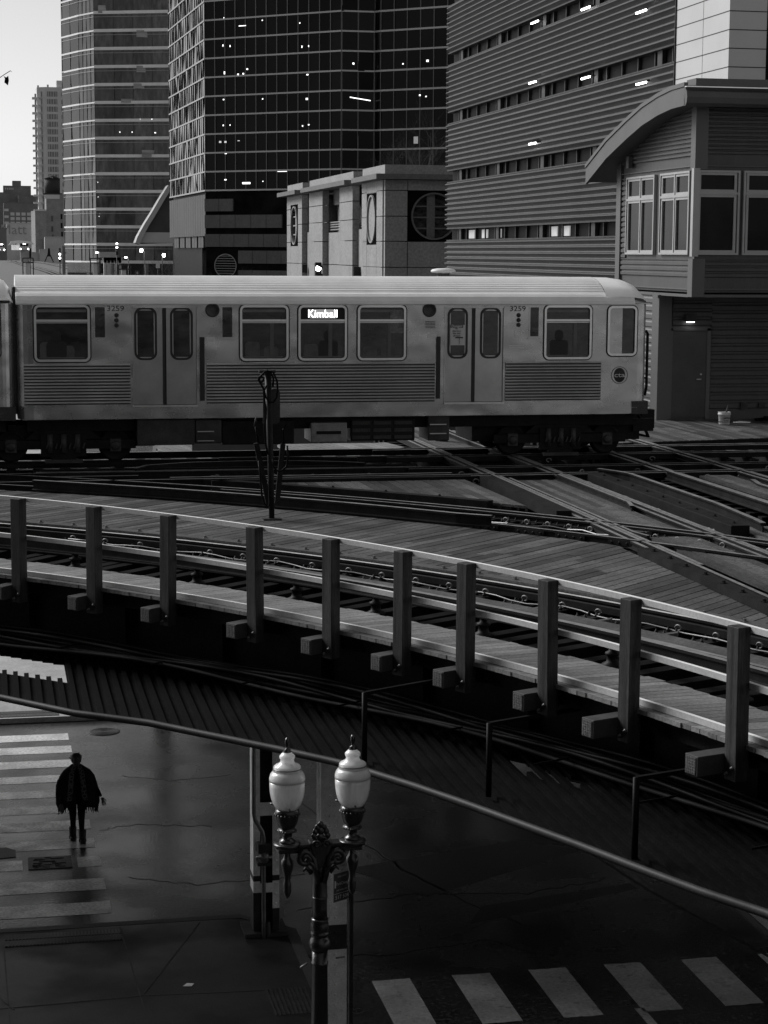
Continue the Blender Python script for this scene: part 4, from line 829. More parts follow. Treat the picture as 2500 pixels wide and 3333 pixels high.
sgt('SIGN UP AT',.03,.155,.35,white,'letters'); sgt('ParkChicago',.06,.17,.25,white,'letters',.8); sgt('FOR MOBILE PAY',.026,.155,.16,white,'letters'); sgt('517 504',.075,.155,.062,white,'letters'); b=MB(); quad(b,.02,.045,.20,.3,.003); b.build('phone_symbol',white,ps)
# ================================================================== PERSON
per=thing('person','person in a wide black fringed wrap with a patterned scarf walking over the crosswalk','person',(1.42,35.8,.0))
def skin(name,nodes,edges,m,parent,sub=2,root=0):
    me=bpy.data.meshes.new(name); o=org(parent); me.from_pydata([(p[0]-o.x,p[1]-o.y,p[2]-o.z) for p,r in nodes],edges,[]); ob=bpy.data.objects.new(name,me); sc.collection.objects.link(ob); ob.parent=parent; me.materials.append(m)
    sk=ob.modifiers.new('s','SKIN'); 
    for i,(p,r) in enumerate(nodes): me.skin_vertices[0].data[i].radius=r if isinstance(r,tuple) else (r,r)
    me.skin_vertices[0].data[root].use_root=True
    ss=ob.modifiers.new('u','SUBSURF'); ss.levels=ss.render_levels=sub
    return ob
bx,by=1.42,35.8
def p(x,y,z): return (bx+x,by+y,z)
nd=[(p(0,0,.86),(.15,.11)),(p(0,0,1.05),(.14,.1)),(p(0,0,1.28),(.17,.11)),(p(0,-.01,1.40),(.08,.07)),(p(0,-.03,1.47),(.05,.05)),
 (p(-.085,0,.80),.115),(p(-.075,.05,.47),.068),(p(-.07,.14,.15),.045),(p(-.08,.12,.07),.04),(p(-.09,-.01,.035),(.042,.03)),
 (p(.085,0,.80),.115),(p(.078,-.09,.47),.068),(p(.08,-.12,.14),.045),(p(.09,-.1,.06),.04),(p(.11,-.24,.035),(.042,.03)),
 (p(-.19,0,1.34),.06),(p(-.28,-.02,1.08),.045),(p(-.29,-.12,.86),.032),(p(-.29,-.15,.78),.03),
 (p(.19,0,1.34),.06),(p(.32,-.02,1.1),.045),(p(.42,-.1,.92),.032),(p(.45,-.13,.86),.028)]
ed=[(0,1),(1,2),(2,3),(3,4),(0,5),(5,6),(6,7),(7,8),(8,9),(0,10),(10,11),(11,12),(12,13),(13,14),(2,15),(15,16),(16,17),(17,18),(2,19),(19,20),(20,21),(21,22)]
skin('body',nd,ed,cloth,per)
b=MB(); b.lathe([(.01,-.125),(.045,-.12),(.068,-.085),(.08,-.03),(.086,.02),(.082,.07),(.055,.11),(.01,.125)],p(0,-.045,1.545),18,sx=.88,sy=1.05); hd=b.build('head',skinm,per)
b=MB(); b.lathe([(.003,-.03),(.014,-.02),(.012,0),(.006,.03)],p(0,-.142,1.54),8); b.build('nose',skinm,hd); 
for s_ in (-1,1):
    b=MB(); b.ring([tuple(Vector(p(s_*.034+.026*math.cos(i*PI/8),-.138,1.565+.02*math.sin(i*PI/8)))) for i in range(16)],[tuple(Vector(p(s_*.034+.022*math.cos(i*PI/8),-.138,1.565+.016*math.sin(i*PI/8)))) for i in range(16)],(0,.005,0)); b.build('glasses',black,hd)
    b=MB(); b.lathe([(.002,-.012),(.014,0),(.002,.012)],p(s_*.034,-.118,1.565),8); b.build('eye',black,hd); b=MB(); b.lathe([(.004,-.03),(.014,0),(.008,.03)],p(s_*.078,-.04,1.54),8); b.build('ear',skinm,hd)
b=MB(); b.box(*[v for pr in zip(p(-.025,-.128,1.495),p(.025,-.115,1.503)) for v in pr]); b.build('mouth',hairm,hd)
b=MB(); random.seed(3)
b.lathe([(.09,-.02),(.1,.02),(.1,.07),(.08,.115),(.03,.14),(.005,.145)],p(0,-.02,1.55),20)
for i in range(46):
    a=random.uniform(0,PI) if i>8 else random.uniform(0,2*PI); el=random.uniform(-.2,1.4); q=Vector(p(0,-.02,1.57))+Vector((math.cos(a)*math.cos(el),math.sin(a)*math.cos(el),math.sin(el)))*.098; b.tube([q,q+Vector((random.uniform(-.03,.03),random.uniform(-.02,.02),random.uniform(-.02,.03))),q+Vector((random.uniform(-.045,.05),random.uniform(-.02,.02),random.uniform(-.05,.03)))],[.02,.016,.004],5)
b.build('hair',hairm,per)
# hands: palm, four fingers and a thumb
def hand(c,dirv,side):
    d=Vector(dirv).normalized(); n_=Vector((0,-1,0)); s=d.cross(n_).normalized(); c=Vector(c); nd=[(c,.026),(c+d*.05,(.036,.018)),(c+d*.085,(.036,.016))]; ed=[(0,1),(1,2)]
    for i,(o,L) in enumerate(((-.028,.062),(-.010,.075),(.010,.072),(.027,.055))):
        b0=len(nd); nd+=[(c+d*.095+s*o,.0095),(c+d*(.095+L*.5)+s*o*1.15+n_*.006,.009),(c+d*(.095+L)+s*o*1.2+n_*.02,.007)]; ed+=[(2,b0),(b0,b0+1),(b0+1,b0+2)]
    b0=len(nd); nd+=[(c+d*.045+s*side*.035,.011),(c+d*.075+s*side*.055+n_*.01,.009),(c+d*.1+s*side*.058+n_*.02,.0075)]; ed+=[(1,b0),(b0,b0+1),(b0+1,b0+2)]
    return skin('hand',nd,ed,skinm,per,1)
hand(p(.455,-.135,.85),(.35,-.3,-1),-1); hand(p(-.29,-.155,.775),(.05,-.2,-1),1)
# wrap: continuous draped sheet
b=MB(); nA=48; rows=[(1.46,.085,.08),(1.41,.15,.1),(1.35,.24,.13),(1.25,.31,.16),(1.1,.36,.18),(.93,.385,.2),(.78,.385,.21),(.66,.35,.2)]; V=[]
for k,(z,rx_,ry_) in enumerate(rows):
    for j in range(nA):
        a=2*PI*j/nA; fold=1+.075*math.sin(a*7+k*.5)*(k/7)+.035*math.sin(a*17+1)*(k/7)+.03*math.sin(a*3+k); fr=math.sin(a)  # front is -y
        V.append(p((rx_*math.cos(a)*fold)+(.02 if z<1.1 else 0),ry_*math.sin(a)*fold,z-(.05*abs(math.cos(a)) if k>5 else 0)+(.06*max(0,-fr) if k>5 else 0)+random.uniform(-.015,.015)*(k==7)))
F=[(k*nA+j,k*nA+(j+1)%nA,(k+1)*nA+(j+1)%nA,(k+1)*nA+j) for k in range(len(rows)-1) for j in range(nA) if not (k>=1 and j in (35,36))]
b.smooth=True; b.add(V,F); b.smooth=False; wr=b.build('wrap',cloth,per); sl=wr.modifiers.new('s','SOLIDIFY'); sl.thickness=.012
b=MB()
for j in range(0,nA): a=2*PI*j/nA; q=Vector(V[7*nA+j]); b.tube([q,q+Vector((random.uniform(-.01,.01),0,-.05)),q+Vector((random.uniform(-.02,.02),0,-random.uniform(.07,.11)))],[.012,.008,.004],5)
b.build('fringe',cloth,wr)
scm=mat('patterned_scarf',.02,.8,var=.2); N_=scm.node_tree.nodes; L_=scm.node_tree.links; vo=N_.new('ShaderNodeTexVoronoi'); vo.feature='DISTANCE_TO_EDGE'; vo.inputs['Scale'].default_value=14; tcc=N_.new('ShaderNodeTexCoord'); L_.new(tcc.outputs['Object'],vo.inputs['Vector']); cr=N_.new('ShaderNodeValToRGB'); cr.color_ramp.elements[0].color=(.075,.075,.075,1); cr.color_ramp.elements[0].position=.06; cr.color_ramp.elements[1].color=(.006,.006,.006,1); cr.color_ramp.elements[1].position=.14; L_.new(vo.outputs['Distance'],cr.inputs[0]); L_.new(cr.outputs[0],N_['Principled BSDF'].inputs['Base Color'])
for s_ in (-1,1):
    b=MB(); pts=[(s_*.05,-.10,1.46),(s_*.09,-.15,1.36),(s_*.11,-.19,1.2),(s_*.125,-.225,1.0),(s_*.15,-.24,.84)]; V=[]
    for (x,y,z) in pts: V+=[p(x-.045,y-.005,z),p(x+.045,y+.004,z)]
    b.add(V,[(2*i,2*i+1,2*i+3,2*i+2) for i in range(4)]); o=b.build('scarf',scm,per); sl=o.modifiers.new('s','SOLIDIFY'); sl.thickness=.02
b=MB(); b.box(*[v for pr in zip(p(-.36,-.02,.86),p(-.22,.12,1.18)) for v in pr]); b.build('bag',cloth,per,bevel=.04)
for x,y in ((-.08,.06),(.09,-.18)): b=MB(); b.lathe([(.07,0),(.072,.03),(.065,.08),(.075,.24)],p(x,y+.05,.0),14); b.box(*[v for pr in zip(p(x-.05,y-.13,.0),p(x+.05,y+.08,.07)) for v in pr]); b.build('boot',black,per,bevel=.02)
lamp_dim=mat('dim_ceiling_light',.8,emit=.9)
# ================================================================== CONTROLLER BUILDING
random.seed(21)
cbd=thing('controller_building','railway controller building with a curved roof, big corner windows and ribbed siding','building',(22,54,6.3))
XU,YU,YG,ZF=18.78,50.36,52.95,6.3; XEND=34; YEND=57.0
zso=9.9; ztop=14.95
def ux_(px,py=700): return PY(px,py,YU).x
def uy_(px,py=700): return PX(px,py,XU).y
def uz(py,px=2250): return PY(px,py,YU).z
def ribbed(b,a,c,z0,z1,pitch,axis,pos,dep=.035,inv=1):
    """horizontal clapboard ribs on a face; axis 'y' = faces -Y at y=pos, 'x' = faces -X at x=pos"""
    z=z0
    while z<z1-.01:
        h=min(pitch,z1-z)
        pr=[(0,z),(-dep,z+h*.12),(-dep,z+h*.62),(0,z+h*.8),(0,z+h)]
        if axis=='y': b.ext([(a,pos+q,zz) for q,zz in pr]+[(a,pos+.05,z+h),(a,pos+.05,z)],(c-a,0,0))
        else: b.ext([(pos+q,a,zz) for q,zz in pr]+[(pos+.05,a,z+h),(pos+.05,a,z)],(0,c-a,0))
        z+=pitch
zb1,zb0=uz(553),uz(829); 
# window openings: (front) and (side)
FW=[(2262,2406),(2418,2562),(2574,2720)]; fw=[(ux_(a),ux_(c)) for a,c in FW]
sw_=[(uy_(2130),uy_(2039)),(uy_(2244),uy_(2148))]  # nearer y first
b=MB(); b.box(XU+.06,XEND,YU+.06,YU+.3,zso,zb0); b.box(XU+.06,XEND,YU+.06,YU+.3,zb1,ztop); b.box(XU+.06,XU+.3,YU+.3,YEND,zso,zb0); b.box(XU+.06,XU+.3,YU+.3,YEND,zb1,ztop-1.1)
b.box(XU+.06,XEND,YU+.06,YEND,zso,zso+.1); b.box(XU+.3,XEND,YEND-.2,YEND,zso,ztop-1.2)
xx=XU+.06
for a,c in fw: b.box(xx,a+.02,YU+.06,YU+.3,zb0,zb1); xx=c-.02
b.box(xx,XEND,YU+.06,YU+.3,zb0,zb1); ys=sorted([(min(s),max(s)) for s in sw_]); yy=YU+.3
for a,c in ys: b.box(XU+.06,XU+.3,yy,a+.02,zb0,zb1); yy=c-.02
b.box(XU+.06,XU+.3,yy,YEND,zb0,zb1)
b.build('wall',ctrl,cbd)
b=MB(); ribbed(b,XU+.35,XEND,uz(903),uz(842),.155,'y',YU+.05); b.build('lower_siding',ctrl,cbd)
b=MB(); ribbed(b,XU+.35,XEND,uz(500),uz(345),.118,'y',YU+.05,.05); b.build('upper_siding',ctrl,cbd)
b=MB(); ribbed(b,YU+.35,YEND,uz(903),uz(842),.155,'x',XU+.05); ribbed(b,ys[1][1]+.1,YEND-.15,uz(842),zb1,.155,'x',XU+.05); b.build('lower_siding',ctrl,cbd)
b=MB(); z=uz(505)
while z<15.2:
    yb=YU+.35; ye=min(YEND,57.6-(max(0,z-13.75)/1.35)**2.0*6.3) if z>13.75 else YEND
    if ye>yb+.3: ribbed(b,yb,ye,z,z+.117,.118,'x',XU+.05,.045)
    z+=.118
b.build('gable_siding',ctrl,cbd)
b=MB(); b.box(XU-.02,XU+.34,YU-.02,YU+.34,zso-.02,uz(842)); b.build('corner_trim',ctrl_trim,cbd); b=MB(); b.box(XU-.02,XU+.34,YU-.02,YU+.34,zb1+.02,15.05); b.build('corner_trim',ctrl_trim,cbd)
b=MB(); b.box(XU-.06,XU+.12,YU-.06,YU+.12,zb0-.05,zb1+.05); b.build('corner_mullion',ctrl_win,cbd)
b=MB(); b.box(XU-.02,XU+.2,YEND-.35,YEND+.05,ZF,14.1); b.build('corner_trim',ctrl_trim,cbd)
b=MB()
for z0,z1 in ((zso-.03,zso+.05),(uz(944),uz(940)),(uz(540),uz(537))): b.box(XU+.34,XEND,YU-.0,YU+.05,z0,z1); b.box(XU+.0,XU+.05,YU+.34,YEND-.36,z0,z1)
b.build('band_joint',ctrl_trim,cbd)
def cwin(par,a,c,z0,z1,cols,zt,axis,pos,face):
    """multi-light window"""
    b=MB(); gl=MB(); f=.055
    def bx(u0,u1,v0,v1,d0,d1,B=b):
        if axis=='y': B.box(u0,u1,pos+d0,pos+d1,v0,v1)
        else: B.box(pos+d0,pos+d1,u0,u1,v0,v1)
    bx(a,c,z0,z0+f,-.03,.12); bx(a,c,z1-f,z1,-.03,.12); bx(a,a+f,z0+f,z1-f,-.03,.12); bx(c-f,c,z0+f,z1-f,-.03,.12); bx(a+f,c-f,zt-f*.6,zt+f*.6,-.025,.12)
    wd=(c-a-2*f)/cols
    for i in range(1,cols): bx(a+f+wd*i-.03,a+f+wd*i+.03,z0+f,z1-f,-.022,.12)
    fo=b.build('window',ctrl_win,par)
    for i in range(cols):
        for v0,v1 in ((z0+f,zt-f*.6),(zt+f*.6,z1-f)):
            s=MB(); u0,u1=a+f+wd*i+.03,a+f+wd*(i+1)-.03; g=.07
            for q in ((u0,u1,v0,v0+g),(u0,u1,v1-g,v1),(u0,u0+g,v0+g,v1-g),(u1-g,u1,v0+g,v1-g)): bx(*q,.0,.08,s)
            so2=s.build('sash',ctrl_win,fo); s=MB(); bx(u0+g,u1-g,v0+g,v1-g,.05,.06,s); s.build('pane',bglass,fo)
    return fo
for a,c in fw: cwin(cbd,a,c,zb0,zb1,1,uz(628),'y',YU,1)
for a,c in ys: cwin(cbd,a,c,zb0,zb1,2,uz(634),'x',XU,1)
# curved roof
XO=18.15; prof=[(49.55,15.40),(50.6,15.38),(51.7,15.28),(53,15.09),(54.3,14.80),(56.2,14.32),(58.2,13.63)]
fine=[]
for (a,c) in zip(prof,prof[1:]):
    for i in range(3): t=i/3; fine.append((a[0]+(c[0]-a[0])*t,a[1]+(c[1]-a[1])*t))
fine.append(prof[-1])
def roofb(nm,x0,x1,ext_,dz0,dz1,m,yo=0):
    b=MB(); pl=[(x0,y,z+dz1) for y,z in fine]+[(x0,y,z+dz0) for y,z in fine[::-1]]; b.ext(pl,(x1-x0,0,0)); return b.build(nm,m,cbd)
roofb('roof',XO+.06,XEND+.6,0,-.40,.06,ctrl_roof); roofb('gable_fascia',XO-.02,XO+.058,0,-.46,.02,ctrl_roof); roofb('roof_edge',XO-.05,XO+.06,0,.03,.14,ctrl_trim)
b=MB(); pr=[(49.55,15.40),(49.42,15.3),(49.38,15.15),(49.42,15.0),(49.53,14.92),(49.6,14.94)]; b.ext([(XO-.02,y,z) for y,z in pr],(XEND+.6-XO,0,0)); b.build('gutter',ctrl_roof,cbd)
b=MB(); b.box(XO-.05,XEND+.6,49.36,49.5,15.405,15.43); b.build('gutter_edge',tframe,cbd); b=MB(); b.box(XO+.3,XEND+.6,49.6,50.3,15.42,15.66) ; b.build('roof_upstand',ctrl_trim,cbd)
b=MB(); y_=PX(2055,505,XU).y; b.box(XU-.12,XU+.0,y_-.12,y_+.12,uz(520),uz(478)); b.build('wall_vent',ctrl_trim,cbd)
# ground floor
gx0=18.78
b=MB(); b.box(gx0+.06,XEND,YG+.06,YG+.3,ZF,zso); b.box(gx0+.06,gx0+.3,YG+.3,YEND,ZF,zso); b.box(gx0-.02,XEND,YG+.02,YEND,ZF-.25,ZF-.0); b.build('ground_wall',ctrl,cbd)
def gx_(px): return PY(px,1200,YG).x
def gz(py): return PY(2300,py,YG).z
b=MB(); ribbed(b,YG+.55,YEND,ZF+.1,zso,.23,'x',gx0+.05,.03); b.build('ground_siding',ctrl_trim,cbd)
b=MB(); b.box(gx0-.03,gx_(2181),YG-.03,YG+.55,ZF,zso-.01); b.box(gx0-.1,gx0+.25,YG-.1,YG+.1,zso-.1,zso-.02); b.build('corner_pilaster',ctrl_trim,cbd)
dx0,dx1=gx_(2181),gx_(2301)
b=MB(); ribbed(b,dx1+.12,XEND,ZF+.3,zso,.235,'y',YG+.05,.035); ribbed(b,dx0+.05,dx1+.12,gz(1060),zso,.235,'y',YG+.05,.035); b.build('ground_siding',ctrl,cbd)
b=MB(); b.box(dx0,dx0+.06,YG-.01,YG+.06,ZF+.02,gz(1068)); b.box(dx1-.02,dx1+.1,YG-.01,YG+.06,ZF+.02,gz(1068)); b.box(dx0,dx1+.1,YG-.01,YG+.06,gz(1076),gz(1066)); b.build('door_frame',ctrl_trim,cbd)
b=MB(); b.box(dx0+.06,dx1-.02,YG+.01,YG+.055,ZF+.06,gz(1078)); dr=b.build('door',ctrl_dk,cbd)
b=MB(); hx=dx1-.2; hz_=gz(1234); b.tube([(hx+.02,YG-.04,hz_),(hx-.12,YG-.05,hz_)],.018,6); b.lathe([(.03,0),(.03,-.03)],(hx+.02,YG+.01,gz(1218)),10,axis='y'); b.build('handle',tframe,dr)
lx_=gx_(2240); b=MB(); b.box(lx_-.14,lx_+.14,YG-.18,YG+.02,gz(1046),gz(1020)); wl=b.build('wall_light',coldark,cbd); b=MB(); b.box(lx_-.1,lx_+.1,YG-.16,YG-.02,gz(1049),gz(1046.5)); b.build('lit_lens',mat('door_lamp_lens',.8,emit=2.5),wl)
for a,c,q0,q1 in ((2413,2435,1310,1333),(2472,2492,1312,1328)): b=MB(); b.box(gx_(a),gx_(c),YG-.05,YG+.0,gz(q1),gz(q0)); b.build('vent_plate',coldark,cbd)
bk=PZ(2357,1381,6.31); t=thing('bucket','white plastic bucket with a dark stick in it beside the controller building wall','bucket',(bk.x,bk.y,6.31)); K2=1/118.
b=MB(); b.lathe([(.145,0),(.15,.02),(.168,.27),(.185,.275),(.185,.3),(.172,.305),(.178,.33),(.182,.35),(.16,.352),(.155,.05),(.01,.04)],(bk.x,bk.y,6.31),28); b.build('tub',mat('bucket_plastic',.5,.45,var=.2,scale=6),t)
b=MB(); b.tube([(bk.x,bk.y,6.45),(bk.x+.12,bk.y,6.85)],.03,8); b.build('stick',coldark,t); textmb('GRIPPER',.062,(bk.x,bk.y-.166,6.49)).build('lettering',black,t); textmb('FLOOR MIX 4 GAL' if 0 else 'GAL NET 5',.035,(bk.x,bk.y-.163,6.43)).build('lettering',black,t)
q=PZ(2415,1375,6.31); b=MB(); b.lathe([(.26,0),(.26,.015),(.1,.035),(.004,.04)],(q.x,q.y,6.31),20,sy=.8); tag(b.build('plastic_disc',white),'round white plastic cover lying on the planks right of the bucket','cover')
q=PZ(2470,1372,6.31); b=MB(); random.seed(4)
b.tube([(q.x+random.uniform(-.3,.5),q.y+random.uniform(-.2,.2),6.34+random.uniform(0,.12)) for _ in range(16)],.03,6); tag(b.build('hose_coil',cablem),'dark tangled hose lying on the planks at the right frame edge','hose')
# mushroom vent behind the train
q=PY(1443,885,47.6); t=thing('mushroom_vent','pale mushroom-capped vent pipe poking up behind the train roof','vent pipe',(q.x,47.6,6.2)); b=MB(); b.tube([(q.x,47.6,6.2),(q.x,47.6,q.z-.02)],.16,16); b.build('pipe',galv,t); b=MB(); b.lathe([(.2,-.03),(.31,-.01),(.315,.03),(.28,.065),(.15,.09),(.004,.095)],(q.x,47.6,q.z),28); b.build('cap',white,t)
# ================================================================== RIBBED PARKING BUILDING
XS=23.3; YA,YB=64.2,98.5
gar=thing('ribbed_building','dark office block clad in heavy horizontal metal ribs with narrow window slots','building',(30,80,0))
b=MB(); b.box(XS+.9,60,YA,YB,0,29); b.build('core',dark_open,gar)
zc=[12.0+2.95*i for i in range(5)]; lo=[(z-.27,z+.27) for z in zc]; edges=[(5.0,lo[0][0])]+[(lo[i][1],lo[i+1][0]) for i in range(4)]+[(lo[4][1],28.6)]
for i,(z0,z1) in enumerate(edges):
    n=round((z1-z0)/.268); h=(z1-z0-.12)/n; P=[(0,z0)]
    P+=[(-.04,z0+.02),(-.04,z0+.06)]
    for j in range(n):
        z=z0+.08+h*j; P+=[(0,z),(-.02,z+h*.1),(-.15,z+h*.55),(-.15,z+h*.72),(-.03,z+h*.86)]
    P+=[(0,z1)]
    b=MB(); b.ext([(XS+q,YA,z) for q,z in P]+[(XS+.3,YA,z1),(XS+.3,YA,z0)],(0,YB-YA,0)); b.build('ribbed_panel',stripe,gar)
    b=MB(); b.ext([(XS+q-.004,YA-.05,z) for q,z in P]+[(XS+1,YA-.05,z1),(XS+1,YA-.05,z0)],(0,.05,0)); 
for z0,z1 in lo:
    b=MB(); b.box(XS+.25,XS+.3,YA,YB,z0,z1); so3=b.build('window_slot',slotglass,gar)
    y=YA+1.2
    while y<YB: b=MB(); b.box(XS+.14,XS+.24,y-.04,y+.04,z0,z1); b.build('mullion',coldark,so3); y+=1.85
    y=YA+2.4
    while y<YB: b=MB(); b.box(XS+.1,XS+.24,y-.25,y+.25,z0,z1); b.build('pier',coldark,so3); y+=7.4
    b=MB(); b.box(XS-.05,XS+.3,YA,YB,z0-.06,z0-.002); b.box(XS-.05,XS+.3,YA,YB,z1+.002,z1+.06); b.build('sill',coldark,so3)
    if z0<12:
        for y in (70.2,77.5,79.3,88.5,91,93.6): b=MB(); b.box(XS+.2,XS+.245,y,y+1.1,z0+.05,z1-.08); b.build('lit_pane',mat('lit_slot',.3,emit=.12),so3)
b=MB(); b.box(XS-.02,XS+1.2,YA-.3,YA-.06,5,29); b.build('end_wall',coldark,gar)
for px,py in ((1265*1.507,18*1.507),(1385*1.507,25*1.507),(1155*1.507,48*1.507),(1265*1.507,168*1.507),(1150*1.507,178*1.507),(1385*1.507,180*1.507),(1150*1.507,310*1.507)):  # glowing strips stand for lights mirrored in the viewer's window, brackets added
    q=PX(px,py,XS-.22); b=MB(); b.box(XS-.24,XS-.2,q.y-.55,q.y+.55,q.z-.03,q.z+.03); b.build('mirrored_light',lamp_on,gar); b=MB(); b.box(XS-.25,XS-.0,q.y-.58,q.y+.58,q.z+.032,q.z+.07); b.build('added_bracket',coldark,gar)
# pale stair tower and dark block behind
st=thing('pale_tower','pale panel-clad tower block standing right of the ribbed building','building',(26,61,0))
XT=XS-.3; yt0=PX(2374,100,XT).y; b=MB(); b.box(XT,XT+1.25-.0,yt0,YA-.35,0,34); b.build('wall',mat('pale_cladding',.50,.6,var=.07,scale=.3),st)
b=MB(); z=10.
while z<34: b.box(XT-.006,XT+1.256,yt0-.006,YA-.36,z,z+.03); z+=.575
b.box(XT-.006,XT,(yt0+YA)/2-.3,(yt0+YA)/2-.285,0,34); b.build('panel_joints',coldark,st)
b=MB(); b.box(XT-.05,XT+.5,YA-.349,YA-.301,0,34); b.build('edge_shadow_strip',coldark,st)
dk=thing('dark_block','dark slatted office block filling the top right corner','building',(32,68,0)); b=MB(); b.box(25.2,50,66,75,0,36); b.build('wall',brickd,dk)
b=MB(); z=14.
while z<36: b.box(25.2,50,65.93,65.995,z,z+.25); z+=.5
b.build('slats',coldark,dk)
for z in (17.2,21.3,25.4): b=MB(); b.box(26.2,29,65.9,65.925,z,z+2.6); b.build('window',bglass,dk)
b=MB(); b.box(24.6,50,60.8,61.1,0,15.9); tag(b.build('parapet_wall',ctrl_win),'grey parapet wall behind the controller building roof','wall')
# ================================================================== LIMESTONE BUILDING
XC,YC=28.4,140.; YF=187.
ls=thing('limestone_building','low pale limestone building with round windows and flat stepped roof','building',(XC,YC,0))
def ly(px,py=700): return PX(px,py,XC).y
def lzz(py,px=1247): return PY(px,py,YC).z
XR2=52
def blk(nm,x0,x1,y0,y1,z0,z1,m=lime): b=MB(); b.box(x0,x1,y0,y1,z0,z1); return b.build(nm,m,ls)
zt=lzz(535); zl1,zl0=lzz(566),lzz(583); zr=lzz(783)
yA=ly(1180); yB=ly(1150); yC=ly(1008); yD=ly(985); yE=ly(936)
# near pavilion
blk('parapet',XC,XR2,YC,yA,zl1,zt); blk('ledge',XC-.8,XR2,YC-.8,yA+.6,zl0,zl1,limed); blk('wall',XC,XR2,YC+1.5,yA-.3,0,zl0)
# near faces as stone panels with joints
def panels(x0,x1,y0,y1,zs_,face):
    for a,c in zip(zs_,zs_[1:]):
        b=MB(); 
        if face=='x': b.box(x0-.06,x0+.5,y0+.03,y1-.03,a+.03,c-.03)
        else: b.box(x0+.03,x1-.03,y0,y0+.5,a+.03,c-.03)
        b.build('stone_panel',lime,ls)
Zs=[2,lzz(870),lzz(785),lzz(703),lzz(619),zl0]
xw=PY(1327,700,YC).x
panels(XC,xw,YC,0,Zs,'y'); panels(xw,XR2,YC,0,[2,lzz(870),lzz(785)],'y'); panels(xw,XR2,YC,0,[lzz(619),zl0],'y')
b=MB(); zc0,zc1=lzz(785),lzz(619); cxr=PY(1415,700,YC).x; rr=(zc1-zc0)*.435; czr=(zc0+zc1)/2
o=rrect(xw,cxr+(cxr-xw),zc0,zc1,.01,YC+.3,11)[:48]; 
def sq(n,x0,x1,z0,z1,Y):
    ps=[]; cx,cz=(x0+x1)/2,(z0+z1)/2
    for i in range(n):
        t=2*PI*i/n; c_,s_=math.cos(t),math.sin(t); m=max(abs(c_),abs(s_)); ps.append((cx+(x1-x0)/2*c_/m,Y,cz+(z1-z0)/2*s_/m))
    return ps
b.ring(sq(48,xw,2*cxr-xw,zc0,zc1,YC+.25),ell(cxr,czr,rr,rr,YC+.25,48),(0,.5,0)); b.build('black_surround',blackst,ls)
b=MB(); b.ring(ell(cxr,czr,rr+.12,rr+.12,YC+.1,48),ell(cxr,czr,rr,rr,YC+.1,48),(0,.5,0)); b.box(cxr-.5,cxr+.1,YC+.4,YC+.5,czr-rr,czr+rr)
for dz in (-.55,-.05,.45): h=math.sqrt(1-dz*dz)*rr; b.box(cxr-h,cxr+h,YC+.38,YC+.39,czr+dz*rr-.05,czr+dz*rr+.05)
rw=b.build('round_window',limed,ls); b=MB(); b.add(ell(cxr,czr,rr,rr,YC+.7,48),[tuple(range(47,-1,-1))]); b.build('pane',mat('leafy_reflection_glass',.05,.15,var=.9,scale=1.6,stretch=(1,1,2)),rw)
# left face of near pavilion
def roundx(y0,y1):
    z0,z1=lzz(795,1180),lzz(623,1180); cy=(y0+y1)/2; n=48; cz=(z0+z1)/2; r_y=(y1-y0)*.40; r_z=(z1-z0)*.44
    S_=[(XC-.02,p[0],p[2]) for p in sq(n,y0,y1,z0,z1,0)]; I_=[(XC-.02,cy+r_y*math.cos(2*PI*i/n),cz+r_z*math.sin(2*PI*i/n)) for i in range(n)]; O_=[(XC-.14,cy+(r_y+.12)*math.cos(2*PI*i/n),cz+(r_z+.12)*math.sin(2*PI*i/n)) for i in range(n)]; I2=[(XC-.14,p[1],p[2]) for p in I_]
    b=MB(); b.ring(S_,I_,(.4,0,0)); b.build('black_surround',blackst,ls); b=MB(); b.ring(O_,I2,(.4,0,0)); b.box(XC+.1,XC+.2,cy-.3,cy+.3,cz-r_z,cz+r_z)
    for dz in (-.5,0,.5): h=math.sqrt(1-dz*dz)*r_y; b.box(XC+.08,XC+.09,cy-h,cy+h,cz+dz*r_z-.06,cz+dz*r_z+.06)
    w_=b.build('round_window',lime,ls); b=MB(); b.add([(XC+.3,p[1],p[2]) for p in I_],[tuple(range(n))]); b.build('pane',bglass,w_)
w0,w1=ly(1228),ly(1196); panels(XC,0,YC+.5,w0,Zs,'x'); panels(XC,0,w1,yA,Zs,'x'); roundx(w0,w1); panels(XC,0,w0,w1,[2,lzz(870),lzz(795)],'x'); panels(XC,0,w0,w1,[lzz(623),zl0],'x')
# links and middle block, far block
for y0,y1 in ((yA,yB),(yC,yD)):
    blk('link_wall',XC+1.6,XR2,y0+.1,y1-.1,0,lzz(603),lime); blk('link_roof',XC+1.0,XR2,y0+.05,y1-.05,lzz(603)+.01,lzz(590),limed)
    b=MB(); [b.tube([(XC+.6,y0,z_),(XC+.6,y1,z_)],.07,6) for z_ in (lzz(704),lzz(713),lzz(722),lzz(731))]; b.build('railing',conduit,ls); blk('balcony_front',XC+.4,XC+.9,y0+.1,y1-.1,0,lzz(740))
zm1,zm0=lzz(560),lzz(577); blk('parapet',XC,XR2,yB,yC,zl1,zt); blk('ledge',XC-.8,XR2,yB-.3,yC+.3,zl0,zl1,limed)
p0,p1=ly(1140),ly(1107); p2,p3=ly(1052),ly(1010)
Zm=[2,lzz(868),lzz(780),lzz(706),lzz(640),zl0]; panels(XC,0,p0 if 0 else yB,p1,Zm,'x'); panels(XC,0,p2,yC,Zm,'x'); blk('recess_wall',XC+2.5,XR2,yB,yC,0,zl0,lime)
